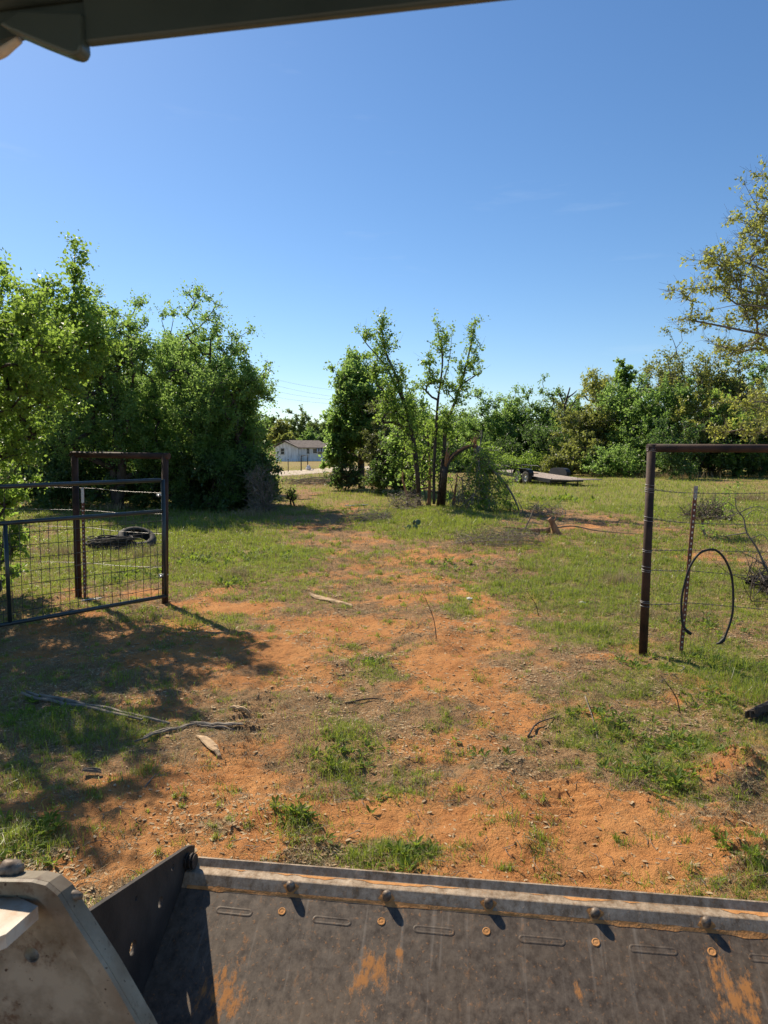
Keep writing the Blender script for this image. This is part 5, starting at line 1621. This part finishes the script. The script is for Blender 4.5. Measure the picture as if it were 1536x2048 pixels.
# stamped slots and dust-filled holes
for (x0, x1, py) in ((432, 505, 1822), (625, 703, 1841), (826, 910, 1860), (1037, 1131, 1880), (1258, 1356, 1899), (1497, 1600, 1918)):
    (a0, s0), (a1, s1) = b_uv(x0, py - 3), b_uv(x1, py + 5)
    s_ = .205; r_ = .013
    loop = [(a0 + r_ - r_ * math.sin(t), s_ + r_ * math.cos(t)) for t in np.linspace(0, PI, 9)] + [(a1 - r_ + r_ * math.sin(t), s_ - r_ * math.cos(t)) for t in np.linspace(0, PI, 9)]
    loop = [(a, s0 + (a - a0) / max(1e-6, a1 - a0) * (s1 - s0) + (b - s_)) for a, b in loop]
    loop = np.array(loop); cen = loop.mean(0)
    rings = []
    for sc_, z_ in ((1.0, .0006), (.85, .0015), (.62, .0016), (.42, .0007)):
        off = loop - cen
        ins = cen + np.stack((np.sign(off[:, 0]) * np.maximum(np.abs(off[:, 0]) - r_ * (1 - sc_), 0), off[:, 1] * sc_), -1)
        rings.append([bp(a, b, z_) for a, b in ins])
    R4 = np.array(rings); n = R4.shape[1]
    i = np.arange(3)[:, None] * n; j = np.arange(n)[None]; j2 = (j + 1) % n
    w = MB(); w.add(R4.reshape(-1, 3), np.stack((i + j, i + j2, i + n + j2, i + n + j), -1).reshape(-1, 4), True)
    w.add(R4[-1], [tuple(range(n))], False, 1)
    sub(w, 'stamped_slot', [M['bucket'], M['bucket']], bucket)
for (px, py) in ((564, 1823), (763, 1843), (973, 1863), (1192, 1885), (1424, 1904)):
    a, s_ = b_uv(px, py); w = MB()
    lathe(w, bp(a, s_, 0), en, [(.0005, .0135), (.002, .0128), (.003, .0105), (.0012, .009), (.0022, .005), (.0026, 0)], 18)
    sub(w, 'dust_plug', M['dust'], bucket)
# left side plate
def plate(u0, sgn, name):
    def q(s_, z): return E1 + eu * u0 - hd * s_ + ez * z
    out = [(-.03, .030), (.0, .046), (.03, .060), (.71, .262), (.82, .30), (.88, .27), (.88, -.44), (.78, -.44), (.12, -.075), (-.02, -.012)]
    w = MB(); w.prism([q(a, b) for a, b in out], eu * sgn * .014)
    o = w.build(name, M['plate'], None)
    cs = []
    for (a, b, r_) in ((.07, .035, .009), (.16, .06, .012), (.42, .12, .008), (.26, .0, .018), (.45, -.02, .022)):
        c = MB(); c.tube(np.array((q(a, b) - eu * .1, q(a, b) + eu * .1)), r_, 14)
        cs.append(c.build('cutter', M['plate'], None))
    cut(o, cs)
    Mw = Matrix(((eu[0], es[0], en[0], E1[0]), (eu[1], es[1], en[1], E1[1]), (eu[2], es[2], en[2], E1[2]), (0, 0, 0, 1)))
    o.data.transform(Mw.inverted()); o.parent = bucket
    return o
M['plate'] = rough_mat('dark_side_plate_steel', (0.035, 0.029, 0.026), (0.075, 0.06, 0.05), 6, 0.65, 0.25, 0.4, 60, .004)
plate(-.002, -1, 'side_plate')
plate(BW + .002, 1, 'side_plate')
w = MB()
c = E1 + eu * .015 - hd * .05 + ez * .018
for k in range(7):
    r_ = .026 + .004 * math.sin(k * 2.1)
    w.tube(np.array((c + eu * (-.016 + k * .005), c + eu * (-.013 + k * .005))), r_, 10)
sub(w, 'corner_bolt', M['plate'], bucket)

# white lift arm at the lower left
def ap(px, py):
    d_ = ray(px, py)                                  # upright face, square to the machine
    return CAM + d_ * ((1.36 + .05 * (py - 1900) / 300 * 0) / d_.dot(hd))
arm = [(-160, 1742), (0, 1756), (70, 1757), (98, 1764), (122, 1784), (152, 1832), (216, 1930), (288, 2055), (360, 2200), (-160, 2200)]
w = MB()
off = hd * .045 - ez * .01
w.prism([ap(*p) for p in arm], off)
la = w.build('lift_arm', M['arm'], loader)
cs = MB(); c0_ = ap(63, 1910); nn_ = np.cross(ap(200, 1910) - ap(0, 1910), ap(60, 1800) - ap(60, 2000)); nn_ /= np.linalg.norm(nn_)
cs.tube(np.array((c0_ - nn_ * .2, c0_ + nn_ * .2)), .018, 20)
cut(la, [cs.build('cutter', M['arm'], None)])
if nn_.dot(CAM - c0_) < 0: nn_ = -nn_
# raised flange along the outer edge of the arm
w = MB()
ed = [(0, 1756), (70, 1757), (98, 1764), (122, 1784), (152, 1832), (216, 1930), (288, 2055), (360, 2200)]
inn = [(0, 1782), (60, 1783), (82, 1790), (98, 1806), (124, 1850), (188, 1950), (256, 2075), (328, 2220)]
lift = nn_ * .012
for k in range(len(ed) - 1):
    w.prism([ap(*ed[k]) + nn_ * .001, ap(*ed[k + 1]) + nn_ * .001, ap(*inn[k + 1]) + nn_ * .001, ap(*inn[k]) + nn_ * .001], lift)
w.prism([ap(-160, 1745) + nn_ * .001, ap(0, 1756) + nn_ * .001, ap(0, 1782) + nn_ * .001, ap(-160, 1772) + nn_ * .001], lift)
w.build('flange', M['arm'], la)
# top shelf, sunlight put into its paler rusty white colour
w = MB()
zs = ap(36, 1794)[2]
w.prism([G(-70, 1800, zs), G(36, 1794, zs), G(76, 1812, zs), G(12, 1868, zs), G(-70, 1900, zs)], (0, 0, -.03))
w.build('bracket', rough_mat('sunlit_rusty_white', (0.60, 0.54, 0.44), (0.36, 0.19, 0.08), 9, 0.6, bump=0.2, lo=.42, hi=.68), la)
for (px, py, r_) in ((8, 1754, .020), (131, 1808, .011)):
    c = ap(px, py) + hd * .03
    w = MB(); lathe(w, c, eu, [(-.022, 0), (-.022, r_ * .92), (-.019, r_), (.010, r_), (.013, r_ * .7), (.020, r_ * .66), (.021, 0)], 6 if r_ < .015 else 20)
    w.build('pin', M['bolt'], la)

# cab roof header
A_ = G(180, 97, 2.45); B_ = G(1050, 0, 2.45)
ln = (B_ - A_) / np.linalg.norm(B_ - A_); pn = np.array((-ln[1], ln[0], 0))
def cp(px, py):
    d_ = ray(px, py); t = (A_ - CAM).dot(pn) / d_.dot(pn)
    return CAM + d_ * t
far_r = A_ + ln * 1.9; far_l = A_ - ln * 1.0
tz = np.array((0, 0, .055))
hdr = [A_, far_r, far_r + tz, far_l + tz + (0, 0, 0), far_l + (0, 0, .03), cp(0, 70) , cp(40, 76), cp(165, 95)]
cab = MB()
cab.prism([A_, far_r, far_r + tz, A_ + tz], -pn * .012)
cab_o = cab.build('cab_frame', M['cab'], loader)
bevel(cab_o, .003)
w = MB(); w.prism([cp(182, 92), cp(184, 112), cp(178, 124), cp(168, 128), cp(156, 125), cp(100, 103), cp(40, 77), cp(20, 66), cp(60, 40), cp(182, 45)], -pn * .02)
bevel(w.build('latch_bracket', M['cab'], cab_o), .003)
w = MB(); w.prism([far_l + (0, 0, .02), cp(-60, 90), cp(8, 78), cp(60, 62), A_ + ln * -.005 + (0, 0, .02), A_ - ln * .005 + tz, far_l + tz], pn * .012)
w.build('header_end', M['cab'], cab_o)
w = MB()
z1 = .055
w.prism([A_ - ln * 1.0 + ez * z1, far_r + ez * z1, far_r + ez * (z1 + .05) - pn * 1.1, A_ - ln * 1.0 + ez * (z1 + .05) - pn * 1.1], ez * .04)
w.build('roof_panel', M['cab_under'], cab_o)
w = MB()
w.prism([A_ - ln * .9 + ez * .050 - pn * .004, far_r + ez * .050 - pn * .004, far_r + ez * .053 - pn * .012, A_ - ln * .9 + ez * .053 - pn * .012], -pn * .004)
w.build('seal_strip', M['cab'], cab_o)
w = MB(); w.tube(bezier([cp(-20, 112), cp(5, 104), cp(22, 92), cp(40, 79)], 4), np.linspace(.007, .004, 13), 8)
w.build('highlight_sliver', M['white_paint'], cab_o)  # white tube standing in for a bright highlight on sunlit plastic
bpy.context.view_layer.update()
